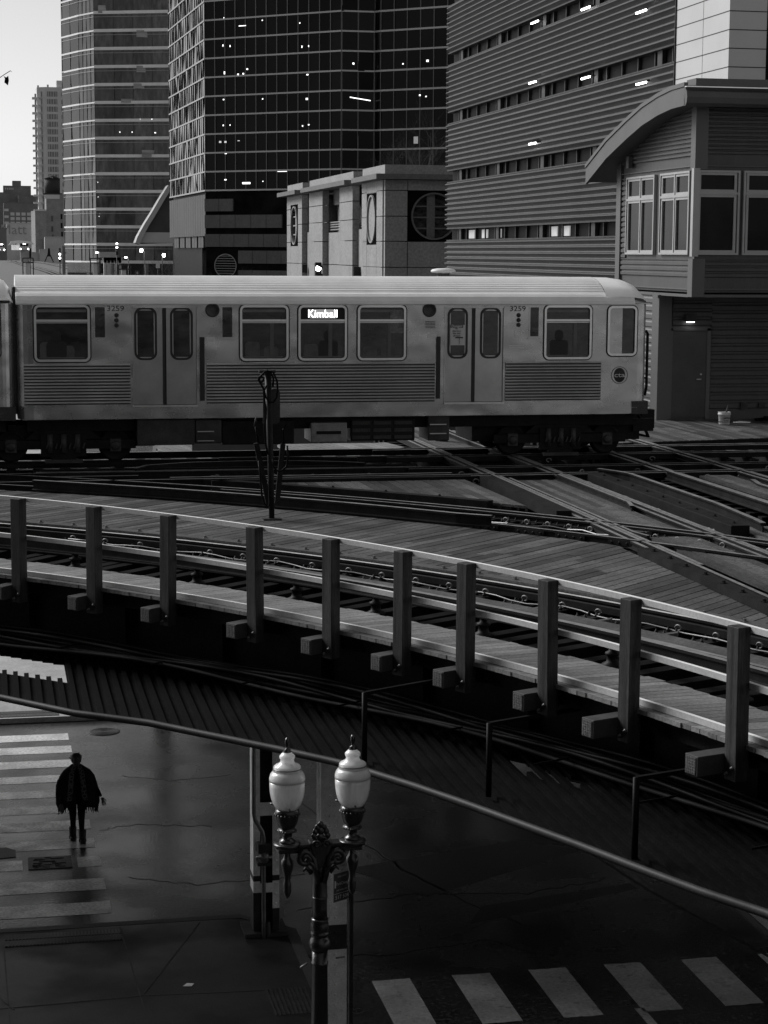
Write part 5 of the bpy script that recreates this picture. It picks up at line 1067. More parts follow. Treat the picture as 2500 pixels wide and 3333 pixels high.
panels(XC+.5,0,p1,p2,[2,lzz(868),lzz(745)],'x'); b=MB(); [b.tube([(XC+.6,p1,z_),(XC+.6,p2,z_)],.08,6) for z_ in (lzz(708),lzz(717),lzz(726),lzz(736))]; b.build('railing',conduit,ls)
blk('opening',XC+2.4,XC+2.48,p1+3.3,p2-.5,lzz(742),lzz(644),dark_open); b=MB(); n=20; cy=(p1+p2)/2+1; b.add([(XC+2.3,cy+3*math.cos(PI*i/n),lzz(712)+1.9*math.sin(PI*i/n)) for i in range(n+1)],[tuple(range(n+1))]); b.build('arched_window',mat('leafy_glass',.03,.3,var=.9,scale=2),ls)
blk('lintel',XC+.9,XC+2.4,p1,p2,lzz(640),zl0,limed); 
blk('parapet',XC,XR2,yD,yE,zl1,zt); blk('ledge',XC-.8,XR2,yD-.3,yE+1.6,zl0,zl1,limed); blk('wall',XC+1.2,XR2,yD,yE,0,zl0)
w0,w1=ly(972),ly(948); panels(XC,0,yD,w0,Zm,'x'); panels(XC,0,w1,yE,Zm,'x'); roundx(w0,w1); panels(XC,0,w0,w1,[2,lzz(868),lzz(795)],'x'); panels(XC,0,w0,w1,[lzz(623),zl0],'x')
for a,c in ((1000,986),(1176,1155)): b=MB(); b.box(XC-.06,XC-.01,min(ly(a),ly(c)),max(ly(a),ly(c)),lzz(905),lzz(872)); b.build('louvre',blackst,ls)
# traffic light
q=PY(1035,880,60); t=thing('traffic_light','traffic signal with its top lamp lit just above the train roof','traffic light',(q.x,60,0)); b=MB(); b.tube([(q.x+.1,60.1,0),(q.x+.1,60.1,q.z-.3)],.06,8); b.build('pole',coldark,t)
b=MB(); b.box(q.x-.1,q.x+.1,59.9,60.1,q.z-.65,q.z+.25); b.build('housing',black,t,bevel=.02); 
for i,z_ in enumerate((.06,-.2,-.46)): b=MB(); b.lathe([(.085,0),(.085,-.02),(.004,-.04)],(q.x-.01,59.89,q.z+z_),14,axis='y'); b.build('lens',lamp_far if i==0 else coldark,t); b=MB(); b.ext([(q.x-.1,59.9,q.z+z_+.1),(q.x+.1,59.9,q.z+z_+.1),(q.x+.12,59.9,q.z+z_+.02),(q.x+.12,59.9,q.z+z_+.0)],(0,-.12,0)); b.build('visor',black,t)
# ================================================================== GLASS TOWERS
def facets(name,parent,poly,z0,z1,fh,mw,glass,band,mull,bandh=.18,mullw=.10,tilt=.004,proud=.12,spl=None,gz0=None):
    """curtain wall on an open polyline of (x,y); one window strip per floor, one band per floor"""
    nfl=int((z1-z0)/fh); segs=[]
    for a,c in zip(poly,poly[1:]):
        L=math.hypot(c[0]-a[0],c[1]-a[1]); d=((c[0]-a[0])/L,(c[1]-a[1])/L); n=(d[1],-d[0]); segs.append((a,c,L,d,n))
    for k in range(nfl):
        za=z0+k*fh; b=MB()
        for (a,c,L,d,n) in segs:
            m=max(1,round(L/mw))
            for i in range(m):
                u0,u1=L*i/m,L*(i+1)/m; t1,t2=random.gauss(0,tilt),random.gauss(0,tilt)
                pts=[(u0,za,t1+t2),(u1,za,-t1+t2),(u1,za+fh,-t1-t2),(u0,za+fh,t1-t2)]
                b.add([(a[0]+d[0]*u+n[0]*o*mw,a[1]+d[1]*u+n[1]*o*mw,z) for u,z,o in pts],[(0,1,2,3)])
        b.build('window_strip',glass,parent)
        b=MB()
        for (a,c,L,d,n) in segs:
            p_=Vector((a[0]+n[0]*proud/2,a[1]+n[1]*proud/2,za)); q_=Vector((c[0]+n[0]*proud/2,c[1]+n[1]*proud/2,za)); b.beam(p_,q_,proud,bandh)
        b.build('floor_band',band,parent)
        if spl:
            b=MB()
            for (a,c,L,d,n) in segs:
                b.beam(Vector((a[0]+n[0]*.06,a[1]+n[1]*.06,za+fh*spl)),Vector((c[0]+n[0]*.06,c[1]+n[1]*.06,za+fh*spl)),.12,.10)
            b.build('window_head_bar',dframe if spl!=.2 else band,parent)
    for (a,c,L,d,n) in segs:
        m=max(1,round(L/mw))
        for i in range(m+1):
            u=L*i/m; b=MB(); b.beam((a[0]+d[0]*u+n[0]*.04,a[1]+d[1]*u+n[1]*.04,z0),(a[0]+d[0]*u+n[0]*.04,a[1]+d[1]*u+n[1]*.04,z0+nfl*fh),mullw,.1,(n[0],n[1],0)); b.build('mullion',mull,parent)
# dark octagonal tower
DT=thing('black_glass_tower','black glass office tower with angled corner, thin bright floor lines and scattered interior lights','skyscraper',(62,262,0))
cor=PY(668,300,255.); XD=cor.x; yl=PX(540,300,XD-2).y
def onray(px,py,ang,P0):
    # intersection of vertical plane through P0 with direction ang (deg) with the pixel column
    d=ray(px,py); u=(math.cos(R_(ang)),math.sin(R_(ang))); det=d.x*(-u[1])+u[0]*d.y
    t=(P0[0]*(-u[1])+u[0]*P0[1])/det; return (d.x*t,d.y*t)
p_l=(XD-1.5,yl); p_c=(XD,cor.y); p1=onray(1112,300,-43,p_c); p2=onray(1218,300,0,p1); p3=onray(1240,300,-55,p2); p4=onray(1500,300,-43,p3)
zfb=PY(668,620,cor.y).z; fh=60.5*cor.y*.98/6300
poly=[p_l,p_c,p1,p2,p3,p4]
b=MB(); b.prism([(p_l[0]+.5,p_l[1]),(p_c[0]+.6,p_c[1]+.6),(p1[0]+.1,p1[1]+.8),(p2[0]+.1,p2[1]+.8),(p3[0]+.3,p3[1]+.8),(p4[0],p4[1]+1),(p4[0]+30,p4[1]+60),(p_l[0]+40,p_l[1]+20)],zfb-14,zfb+fh*17); b.build('core',dark_open,DT)
facets('t',DT,[p_l,p_c],zfb,zfb+fh*17,fh,1.7,mat('side_tower_glass',.006,.06,var=.6,scale=.1,spec=.9,bump=.05,bscale=.9,stretch=(1,1,.15)),dframe,black,.2,.1,.014)
facets('t',DT,[p_c,p1],zfb,zfb+fh*17,fh,1.62,dglass,dframe,dframe2,.2,.13,.004)
facets('t',DT,[p1,p2],zfb,zfb+fh*17,fh,2.3,dglass,dframe,dframe2,.2,.16,.02)
facets('t',DT,[p2,p3,p4],zfb,zfb+fh*17,fh,1.9,dglass,dframe,dframe2,.22,.13,.006)
def lerp2(a,c,t): return (a[0]+(c[0]-a[0])*t,a[1]+(c[1]-a[1])*t)
mid=lerp2(p_c,p1,.27)
facets('t',DT,[mid,p1,p2,p3,p4],zfb-fh,zfb-.3,fh*.98,1.62,dglass,dframe,dframe2,.24,.16,.004)
# lights inside
dvec=Vector((p1[0]-p_c[0],p1[1]-p_c[1],0)).normalized(); nv=Vector((dvec.y,-dvec.x,0))
for (px,py,wp,hp) in ((790,84,30,3),(730,58,3,4),(855,66,4,4),(977,75,4,4),(727,148,3,9),(750,150,3,8),(984,152,3,9),(1006,150,3,8),(732,237,5,12),(776,242,6,6),(793,240,6,6),(806,225,6,6),(1002,243,8,5),(729,324,5,5),(856,322,4,5),(1000,322,8,8),(728,408,4,6),(750,407,3,5),(986,410,4,6),(1006,406,5,5),(736,500,8,3),(778,458,9,3),(735,585,8,5),(803,596,34,8),(920,558,40,2),(857,590,3,4),(718,462,9,8),(735,462,9,8),(1105,75,0,0)):
    if not wp: continue
    g=onray(px,py,math.degrees(math.atan2(dvec.y,dvec.x)),p_c); z=PY(px,py,g[1]).z; s=255/6300; c_=Vector((g[0],g[1],z))+nv*.08; b=MB(); b.obox(c_,dvec*wp*s*.45,nv*.02,(0,0,hp*s*.36)); b.build('ceiling_light',mat('grey_light',.5,emit=.25) if (wp==9) else lamp_dim,DT)
for (px,py,wp,hp) in ((1150,207,6,6),(1233,207,4,4),(1172,322,70,3)):
    g=onray(px,py,0,p1); z=PY(px,py,g[1]).z; s=235/6300; c_=Vector((g[0],g[1]-.1,z)); b=MB(); b.obox(c_,Vector((wp*s*.5,0,-wp*s*.07)),(0,.02,0),(0,0,hp*s*.5)); b.build('ceiling_light',lamp_dim,DT)
for (px,py,wp,hp) in ((1313,208,4,4),(1393,198,7,7),(1368,310,5,5),(1388,314,4,4),(1355,456,14,24)):
    dd_=Vector((p4[0]-p3[0],p4[1]-p3[1],0)).normalized(); n2_=Vector((dd_.y,-dd_.x,0)); g=onray(px,py,math.degrees(math.atan2(dd_.y,dd_.x)),p3); z=PY(px,py,g[1]).z; s=225/6300; c_=Vector((g[0],g[1],z))+n2_*.1; b=MB(); b.obox(c_,dd_*wp*s*.6,n2_*.02,(0,0,hp*s*.5)); b.build('ceiling_light',lamp_dim if wp<10 else mat('dim_blind',.3,emit=.08),DT)
# stone base of the tower
bs=[(0,1),(1.15,1.12)]
def bandz(py): return PY(668,py,cor.y).z
def strip(nm,a,c,z0,z1,m,out): 
    L=Vector((c[0]-a[0],c[1]-a[1],0)); d=L.normalized(); n=Vector((d.y,-d.x,0)); b=MB(); b.obox(Vector(((a[0]+c[0])/2,(a[1]+c[1])/2,(z0+z1)/2))+n*(out-.5),L/2,n*.5,(0,0,(z1-z0)/2))
    k=int(L.length/2.1)
    j=MB()
    for i in range(1,k): q=Vector((a[0],a[1],0))+L*(i/k)+n*(out+.004); j.obox((q.x,q.y,(z0+z1)/2),d*.03,n*.01,(0,0,(z1-z0)/2))
    o=b.build(nm,m,DT); 
    if m is granite and k>1: j.build('panel_joints',coldark,o)
bot=0
strip('base_wall',p_c,p1,bot,zfb-.2,blackst,.0); strip('base_wall',p_l,p_c,bandz(768),zfb-.5,granite,.1); strip('base_wall',p_l,p_c,bot,bandz(768)-.01,blackst,-.6)
m1=lerp2(p_c,p1,.215); m2=lerp2(p_c,p1,.58); m3=lerp2(p_c,p1,.255)
strip('granite_band',p_c,m1,bandz(688),bandz(648),granite,.3); strip('granite_band',p_c,m2,bandz(742),bandz(700),granite,.3); strip('granite_band',p_c,p1,bandz(803),bandz(762),granite,.3); strip('granite_band',m3,p1,bandz(856),bandz(815),granite,.3); strip('granite_band',m3,p1,bandz(920),bandz(878),granite,.3)
for i in range(5): a=lerp2(p_l,p_c,.1+i*.17); c=lerp2(p_l,p_c,.1+i*.17+.13); strip('pier',a,c,bandz(806),bandz(769),granite,-.1)
g=onray(735,865,math.degrees(math.atan2(dvec.y,dvec.x)),p_c); zz_=PY(735,865,g[1]).z; b=MB(); 
for r1_,r0_ in ((1.55,1.45),):
    o=[tuple(Vector((g[0],g[1],zz_))+nv*.1+dvec*(r1_*1.15*math.cos(2*PI*i/40))+Vector((0,0,r1_*math.sin(2*PI*i/40)))) for i in range(40)]; i_=[tuple(Vector((g[0],g[1],zz_))+nv*.1+dvec*(r0_*1.15*math.cos(2*PI*i/40))+Vector((0,0,r0_*math.sin(2*PI*i/40)))) for i in range(40)]; b.ring(o,i_,tuple(-nv*.2))
for k in range(9): dz=-1.3+k*.32; h=math.sqrt(max(0,1.45**2-dz*dz))*1.15; b.obox(Vector((g[0],g[1],zz_+dz))+nv*.05,dvec*h,nv*.03,(0,0,.04))
b.build('round_grille',conduit,DT)
# pale glass tower at left
GT=thing('glass_tower','pale glass office tower with white floor bands at the left, reflecting the sky','skyscraper',(20,420,0))
c0=PY(310,400,410.); c1=PY(205,400,425.); c2=PY(560,400,404.); cm=PY(258,400,418.)
fh2=56.2*405/6300; zg0=PY(310,852,410).z-fh2*.0
facets('g',GT,[(c0.x,c0.y),(c2.x,c2.y)],zg0,zg0+fh2*17,fh2,3.9,glt,gband,dframe2,.62,.12,.012,.2,spl=.76)
facets('g',GT,[(c1.x,c1.y),(cm.x,cm.y-2)],zg0,zg0+fh2*17,fh2,5.,gltd,gband,dframe2,.35,.12,.008,.1,spl=.76)
facets('g',GT,[(cm.x,cm.y-2),(c0.x-.0,c0.y)],zg0,zg0+fh2*17,fh2,1.8,mat('curved_corner_glass',.10,.08,var=.6,scale=.15,spec=.25),gband,dframe2,.3,.12,.02,.1,spl=.76)
b=MB(); b.prism([(c1.x+.5,c1.y+1),(cm.x+.4,cm.y),(c0.x,c0.y+1),(c2.x,c2.y+1),(c2.x+15,c2.y+40),(c1.x+5,c1.y+40)],0,zg0+fh2*17); b.build('core',gltd,GT)
random.seed(9)
for (px,py,wp,hp) in [(475,110,60,22),(470,225,50,20),(465,280,60,16),(340,30,40,24),(430,328,70,12),(390,430,3,3),(430,430,3,3),(505,432,5,3),(460,388,8,3),(498,388,10,3),(495,500,66,22)]:
    q=PY(px,py,c0.y+(c2.y-c0.y)*((px-310)/250)); s=405/6300; b=MB(); b.box(q.x-wp*s/2,q.x+wp*s/2,q.y-.16,q.y-.12,q.z-hp*s/2,q.z+hp*s/2); b.build('lit_window',lamp_dim if wp<12 else mat('bright_reflecting_blind',.34,.4,emit=0,var=.5,scale=.6,stretch=(.3,1,4)),GT)
for i in range(40):
    px=random.uniform(318,400); py=random.choice((640,662,690,700,725,735,592)) +random.uniform(-6,6); q=PY(px,py,c0.y-.3); b=MB(); b.box(q.x-.06,q.x+.06,q.y-.02,q.y,q.z-.06,q.z+.06); b.build('tiny_light',lamp_dim,GT)
# curved leaning fin
fy=392.; pts=[(445,790),(452,770),(475,728),(500,688),(525,645),(552,602)]; b=MB(); A=[PY(x-4,y,fy) for x,y in pts]; B=[PY(x+10,y+6,fy) for x,y in pts]
for a,c,e,f in zip(A,A[1:],B[1:],B): b.ext([tuple(a),tuple(f),tuple(e),tuple(c)],(0,6,0))
fin=b.build('curved_fin',mat('pale_fin',.45,.5,var=.1),GT); pts2=[PY(x+8,y+4,fy+1.5) for x,y in pts]; q=PY(600,790,fy+1.5); b=MB(); b.ext([tuple(v) for v in pts2]+[tuple(PY(600,560,fy+1.5)),tuple(q)],(0,1,0)); b.build('sloping_glass',mat('sloping_glass_face',.09,.2,var=.3,scale=.1),GT)
b=MB(); a=PY(450,790,fy+3); c=PY(560,757,fy+3); b.box(a.x,c.x+4,fy+1.2,fy+1.4,a.z,c.z); b.build('canopy_wall',condo,GT)
# condo tower with balconies
CT=thing('balcony_tower','pale concrete apartment tower with stacked balconies at the far left','apartment tower',(10,1100,0))
def cx_(px,Y=1100.): return PY(px,600,Y).x
def cz_(py,Y=1100.): return PY(150,py,Y).z
Yc=1100.; xa,xb,xd=cx_(124),cx_(152),cx_(212)
b=MB(); b.prism([(xa,Yc+14),(xa+.3,Yc+3),(xb,Yc),(xd,Yc),(xd+2,Yc+25),(xa+2,Yc+25)],0,cz_(283)); b.build('wall',condo,CT)
b=MB(); b.box(xb+1,xb+2,Yc,Yc+2,cz_(283),cz_(275)); b.box(xa+.5,xa+1.5,Yc+4,Yc+6,cz_(283),cz_(276)); b.box(cx_(190),xd+1,Yc+4,Yc+16,cz_(283),cz_(259)); b.build('roof_structure',condo,CT)
n=17; f3=(cz_(297)-cz_(693))/16.2
for k in range(22):
    z1=cz_(297)-k*f3
    if z1<5: break
    b=MB(); b.box(cx_(158),cx_(191),Yc-.15,Yc-.05,z1-f3*.68,z1); wi=b.build('window',condog,CT); b=MB()
    for j in range(4): x=cx_(158)+(cx_(191)-cx_(158))*(j+.5)/4; b.box(x-.12,x+.12,Yc-.22,Yc-.16,z1-f3*.68,z1)
    b.build('window_bars',condo,wi)
    b=MB(); b.box(cx_(204),xd,Yc-.15,Yc-.05,z1-f3*.62,z1-.3); b.build('window',condog,CT)
    b=MB(); b.box(cx_(138),cx_(149.5),Yc-.1+1.2,Yc+1.3,z1-f3*.68,z1); b.build('balcony_opening',condog,CT)
    b=MB(); b.box(cx_(110),cx_(126),Yc+5,Yc+11,z1-f3*.93,z1-f3*.70); b.box(cx_(126),cx_(138),Yc+.6,Yc+2,z1-f3*.93,z1-f3*.70); b.build('balcony',gband if 0 else condo,CT)
b=MB(); b.box(cx_(119),cx_(125),Yc+12,Yc+13,0,cz_(300)); b.build('side_wall',condog,CT)
# brick building with water tank
Yb=1000.; BB=thing('brick_building','blank grey brick building with small windows carrying a dark water tank','brick building',(4,Yb,0))
def bx_(px): return PY(px,750,Yb).x
def bz(py): return PY(150,py,Yb).z
b=MB(); b.box(bx_(152),bx_(218),Yb,Yb+25,0,bz(632)); b.build('tall_wall',brick,BB); b=MB(); b.prism([(bx_(115),Yb-.5),(bx_(152),Yb-.5),(bx_(152),Yb+25),(bx_(104),Yb+14)],0,bz(686)); b.build('wall',brick,BB); b=MB(); b.box(bx_(113),bx_(152),Yb-.8,Yb+.2,bz(687),bz(682)); b.build('coping',condo,BB); b=MB(); b.box(bx_(148),bx_(196),Yb-.2,Yb-.01,bz(647),bz(634)); b.build('painted_band',condo,BB)
for (px,py) in ((201,698),(201,727),(202,756)): b=MB(); b.box(bx_(px-3),bx_(px+3),Yb-.1,Yb-.01,bz(py+15),bz(py-2)); b.build('window',dark_open,BB)
for (px,py) in ((170,703),(170,737),(171,765)): b=MB(); b.box(bx_(px-3),bx_(px+3),Yb-.6,Yb-.51,bz(py+17),bz(py-1)); b.build('blocked_window',brickd,BB)
wt=thing('water_tank','dark wooden rooftop water tank with a low conical roof','water tank',(bx_(174),Yb+6,bz(632))); zt0=bz(628); b=MB(); b.lathe([(3.8,0),(3.9,7.3)],(bx_(174),Yb+6,bz(628)),28); b.build('tank',tankm,wt); b=MB(); b.lathe([(4.3,7.3),(.1,9.1)],(bx_(174),Yb+6,bz(628)),28); b.build('roof',tankm,wt); b=MB(); b.box(bx_(174)-4.8,bx_(174)+4.8,Yb+2,Yb+9,bz(632),bz(628)-.02); b.build('platform',tankm,wt)
# low station wall, mural wall and far blocks
def far(name,label,px0,px1,py1,Y,m,cat='building',win=None,d=20,py0=None):
    t=thing(name,label,cat,(PY((px0+px1)/2,800,Y).x,Y,0)); x0,x1=PY(px0,800,Y).x,PY(px1,800,Y).x; z1=PY(100,py1,Y).z; b=MB(); b.box(x0,x1,Y,Y+d,0,z1); b.build('wall',m,t)
    b=MB(); b.box(x0-.1,x1+.1,Y-.3,Y+.2,z1+.01,z1+.25); b.build('coping',m,t)
    if win:
        for (a,c,q0,q1) in win: b=MB(); b.box(PY(a,800,Y).x,PY(c,800,Y).x,Y-.2,Y-.02,PY(100,q1,Y).z,PY(100,q0,Y).z); b.build('window',condo if m is hazebrick else condog,t)
    return t
far('mural_building','pale low building with faded painted lettering behind the far train',22,104,727,1150,mural)
textmb('Matt',8.,(PY(44,748,1149.8).x,1149.8,PY(44,748,1149.8).z)).build('mural_lettering',brick,[o for o in bpy.data.objects if o.name.startswith('mural_building')][0])
far('warehouse','dark brick warehouse with three rows of pale grouped windows',14,120,660,1250,hazebrick,win=[(x,x+13,y,y+10) for y in (692,707,722) for x in (36,54,72,90)])
far('office_block','flat dark office block on the skyline behind the warehouse',-10,62,628,1350,hazebrick); far('office_block','darker office block stepping down beside the balcony tower',62,130,636,1340,hazebrick)
far('domed_block','broad dark skyline block with a small rooftop box',14,104,606,1500,hazebrick,win=[(x,x+3,612,618) for x in range(20,50,6)]); t=far('rooftop_block','narrow box on top of the skyline block',44,72,590,1501,hazebrick)
far('corner_building','brown building with pale bay balconies at the left frame edge',-12,22,745,1100,hazebrick,win=[(16,30,y,y+8) for y in (680,702,722)])
far('low_pavilion','low pale stone pavilion under the glass tower',146,218,771,985,mural); far('railside_shed','pale flat shed beside the far tracks',128,196,812,960,condo,d=5); far('railside_shed','small pale railside shed under the far train',66,95,812,965,condo,d=5); far('railside_shed','low pale shed between the far train and the larger shed',95,128,822,962,condo,d=5)
b=MB(); [b.ext([tuple(PY(x,y,955)) for x,y in ((28,797),(36,785),(60,782),(100,786),(113,795))],(0,8,0))]; tag(b.build('station_canopy',gband),'pale sloping station canopy above the far train','canopy')
# oncoming trains far away
def ftrain(label,px,py,w_,h,Y):
    a=PY(px,py,Y); s=Y/6300; t=thing('distant_train',label,'train',(a.x,Y,a.z-h*s)); b=MB(); b.box(a.x-w_*s/2,a.x+w_*s/2,Y,Y+30,a.z-h*s,a.z-.4); b.prism([(a.x-w_*s*1.3,Y+20),(a.x-w_*s/2,Y+.5),(a.x-w_*s/2,Y+20)],a.z-h*s,a.z-.4); b.build('body',steel,t)
    b=MB(); b.box(a.x-w_*s*.42,a.x-w_*s*.14,Y-.1,Y-.01,a.z-h*s*.5,a.z-h*s*.12); b.box(a.x-w_*s*.1,a.x+w_*s*.1,Y-.1,Y-.01,a.z-h*s*.5,a.z-h*s*.12); b.box(a.x+w_*s*.14,a.x+w_*s*.42,Y-.1,Y-.01,a.z-h*s*.5,a.z-h*s*.12); b.build('windscreen',black,t)
    for d_ in (-.4,.4): b=MB(); b.lathe([(.28,0),(.28,-.1)],(a.x+w_*s*d_,Y-.1,a.z-h*s*.85),12,axis='y'); b.build('headlight',lamp_far,t)
    b=MB(); b.box(a.x-.6,a.x+.6,Y-.12,Y-.02,a.z-.9,a.z-.6); b.build('route_sign',lamp_on,t)
ftrain('distant train with lit headlights approaching on the far tracks',79,789,30,24,945.); ftrain('brightly lit front of a second distant train at the left frame edge',5,790,20,26,900.)
# far elevated viaduct with curving rails
fv=thing('far_viaduct','distant elevated railway curving away towards the lit train','viaduct',(0,500,0))
def ft(px,py,z=6.35): return PZ(px,py,z)
C1=[(8,848),(35,856),(70,866),(110,876),(160,888),(230,908)]; 
base_=[(-60,840),(22,838),(60,846),(120,853),(200,862),(290,872),(370,900),(400,930)]
V=[ft(*p_,6.1) for p_ in [(-80,846),(20,843),(80,848),(150,855),(230,862),(290,870),(340,885),(420,925)]]+[ft(500,1000,6.1),ft(-80,1000,6.1)]
b=MB(); b.prism([(v.x,v.y) for v in V][::-1],5.2,6.1); b.build('deck',limed,fv)
for pts in ([(22,842),(40,852),(70,862),(110,872),(150,884),(190,900)],[(28,842),(50,851),(84,862),(124,871),(165,883),(210,900)],[(90,850),(140,856),(190,866),(250,880),(300,898)],[(100,850),(150,855),(205,866),(265,879),(320,898)],[(215,862),(240,866),(225,872),(280,884),(340,896)],[(228,860),(262,866),(250,870),(300,880),(372,897)]):
    b=MB(); P=[ft(*q,6.3) for q in pts]; b.tube([tuple(v) for v in P],.32,6); b.build('rail',steelr,fv)
def mast(name,label,px,pyt,Y,parts,cat,z0=0,r=.06):
    q=PY(px,pyt,Y); t=thing(name,label,cat,(q.x,Y,z0)); b=MB(); b.tube([(q.x,Y,z0),(q.x,Y,q.z)],r,8); b.build('mast',coldark,t); parts(t,q,Y/6300); return t
def sigparts(lights,sgn=0):
    def f(t,q,s):
        Y=q.y; n=len(lights); b=MB(); b.box(q.x-3.4*s,q.x+3.4*s,Y-.2,Y+.1,q.z-n*13*s,q.z+4*s); b.build('signal_head',black,t,bevel=.02)
        for i,l in enumerate(lights): b=MB(); b.lathe([(3.*s,0),(3.*s,-.05),(.01,-.1)],(q.x,Y-.2,q.z-(3+i*12)*s),12,axis='y'); b.build('lens',lamp_far if l else black,t)
    return f
mast('railway_signal','tall railway signal with two lit lamps in front of the glass tower',380,790,200.,sigparts([1,1,0]),'railway signal'); mast('railway_signal','railway signal with two white lamps by the brick building',194,812,210.,sigparts([0,1,1]),'railway signal')
mast('railway_signal','small dark railway signal under the distant train',98,812,300.,sigparts([0,0]),'railway signal')
def lampp(dx):
    def f(t,q,s):
        b=MB(); b.tube([(q.x,q.y,q.z),(q.x,q.y,q.z+8*s),(q.x+dx*s,q.y,q.z+8*s)],.04,6); b.build('arm',coldark,t); b=MB(); b.lathe([(.01,-8*s),(4*s,-6*s),(5.6*s,0),(4*s,3*s),(.5*s,4*s)],(q.x+dx*s,q.y,q.z+1*s),14); b.build('lit_globe',lamp_far,t)
    return f
mast('far_street_lamp','lit street lamp hanging from a tall dark post right of the leaning fin',470,815,260.,lampp(-10),'street lamp'); mast('far_street_lamp','smaller lit street lamp near the dark tower base',528,830,270.,lampp(5),'street lamp')
for i,(px,py,dx,lab) in enumerate(((322,822,-6,'small lit track lamp left of the white viaduct piers'),(418,838,-8,'small lit track lamp above the dark frame'))):
    def g(t,q,s,dx=dx):
        b=MB(); b.lathe([(.5*s,-2*s),(4.5*s,-1*s),(4.5*s,1*s),(.5*s,3*s)],(q.x+dx*s,q.y,q.z),12); b.build('lit_head',lamp_far,t)
    mast('track_lamp',lab,px,py,240.,g,'lamp')
def fr(label,x0,x1,y0,Y):
    a=PY(x0,y0,Y); c=PY(x1,y0,Y); t=thing('signal_frame',label,'steel frame',((a.x+c.x)/2,Y,6)); b=MB(); 
    for z in (a.z,a.z-14*Y/6300): b.beam((a.x,Y,z),(c.x,Y,z),.12,.12)
    for x in (a.x,c.x): b.beam((x,Y,4),(x,Y,a.z),.12,.12)
    b.build('frame',coldark,t); b=MB(); b.box(a.x+.3,a.x+.8,Y+.1,Y+.4,4,a.z-.5); b.build('relay_box',condo,t)
fr('dark steel frame beside the far tracks with a pale box',386,426,862,210.); fr('dark steel frame right of the two-lamp signal',294,326,841,220.); fr('dark steel frame in front of the pale sheds',74,108,840,230.)
t=thing('white_piers','row of pale concrete viaduct piers left of the tall railway signal','viaduct',(PY(350,840,330.).x,330,0)); a=PY(324,820,330.); c=PY(384,828,330.); b=MB(); b.box(a.x,c.x,330,331.5,a.z-.9,a.z); b.build('beam',condo,t)
for i in range(5): x=a.x+.7+(c.x-a.x)*i/5; b=MB(); b.box(x,x+.45,330.1,331.2,0,a.z-.9); b.ext([(x-.3,330.1,a.z-.9),(x+.75,330.1,a.z-.9),(x+.45,330.1,a.z-1.8),(x,330.1,a.z-1.8)],(0,1,0)); b.build('pier',condo,t)
q=PY(514,862,230.); t=thing('road_sign','small blank pale road sign near the dark tower base','sign',(q.x,230,0)); b=MB(); b.box(q.x-.24,q.x+.24,229.9,229.95,q.z-.38,q.z+.3); b.build('panel',condo,t); b=MB(); b.tube([(q.x,230,0),(q.x,230,q.z)],.04,6); b.build('post',coldark,t)
q=PY(447,888,190.); t=thing('number_plate','small dark plate reading 6 just above the train roof','sign',(q.x,190,0)); b=MB(); b.box(q.x-.22,q.x+.22,189.9,190,q.z-.25,q.z+.25); b.build('panel',coldark,t); textmb('6',.36,(q.x,189.88,q.z)).build('numeral',white,t); b=MB(); b.tube([(q.x,190,0),(q.x,190,q.z)],.04,6); b.build('post',coldark,t)
for lab,px,py,Y in (('pale equipment cabinet on a post right of the number plate',478,860,205.),('pale slim equipment post left of the dark frame',366,858,205.),('pale slim cable mast beside the white-lamp signal',207,800,206.)):
    q=PY(px,py,Y); t=thing('equipment_post',lab,'post',(q.x,Y,0)); b=MB(); s=Y/6300; b.box(q.x-5*s,q.x+5*s,Y,Y+.3,0,q.z); b.build('cabinet',conduit,t); b=MB(); b.box(q.x+1*s,q.x+8*s,Y-.2,Y-.01,q.z-24*s,q.z-20*s); b.build('bracket',galv,t)
# crouched pylon silhouette
q=PY(159,808,240.); s=240/6300; t=thing('warning_horn_stand','small dark splayed stand silhouetted before the pale shed','stand',(q.x,240,6)); b=MB(); b.ext([(q.x-3*s,240,q.z),(q.x+3*s,240,q.z),(q.x+5*s,240,q.z-20*s),(q.x+8*s,240,q.z-26*s),(q.x-8*s,240,q.z-26*s),(q.x-5*s,240,q.z-20*s)],(0,.3,0)); b.build('body',black,t)
for d_ in (-1,1): b=MB(); b.beam((q.x+d_*5*s,240.1,q.z-24*s),(q.x+d_*14*s,240.1,q.z-44*s),.12,.12); b.build('leg',black,t)
# scrap on branch in the sky
Yq=30.; t=thing('twig','bare twig with a dark torn scrap hanging at the left frame edge','twig',tuple(PY(0,250,Yq))); b=MB(); b.tube([tuple(PY(-700,620,Yq)),tuple(PY(-200,400,Yq)),tuple(PY(-40,285,Yq)),tuple(PY(0,252,Yq)),tuple(PY(18,240,Yq)),tuple(PY(34,230,Yq)),tuple(PY(38,234,Yq))],[.03,.016,.008,.006,.006,.006,.004],6); b.build('stem',black,t)
b=MB(); P=[PY(x,y,Yq+dy) for x,y,dy in ((12,247,0),(20,252,.03),(27,246,0),(29,262,-.03),(26,278,0),(14,268,.03),(16,256,0))]; b.ext([tuple(v) for v in P],(0,.012,0)); b.build('scrap',black,t)
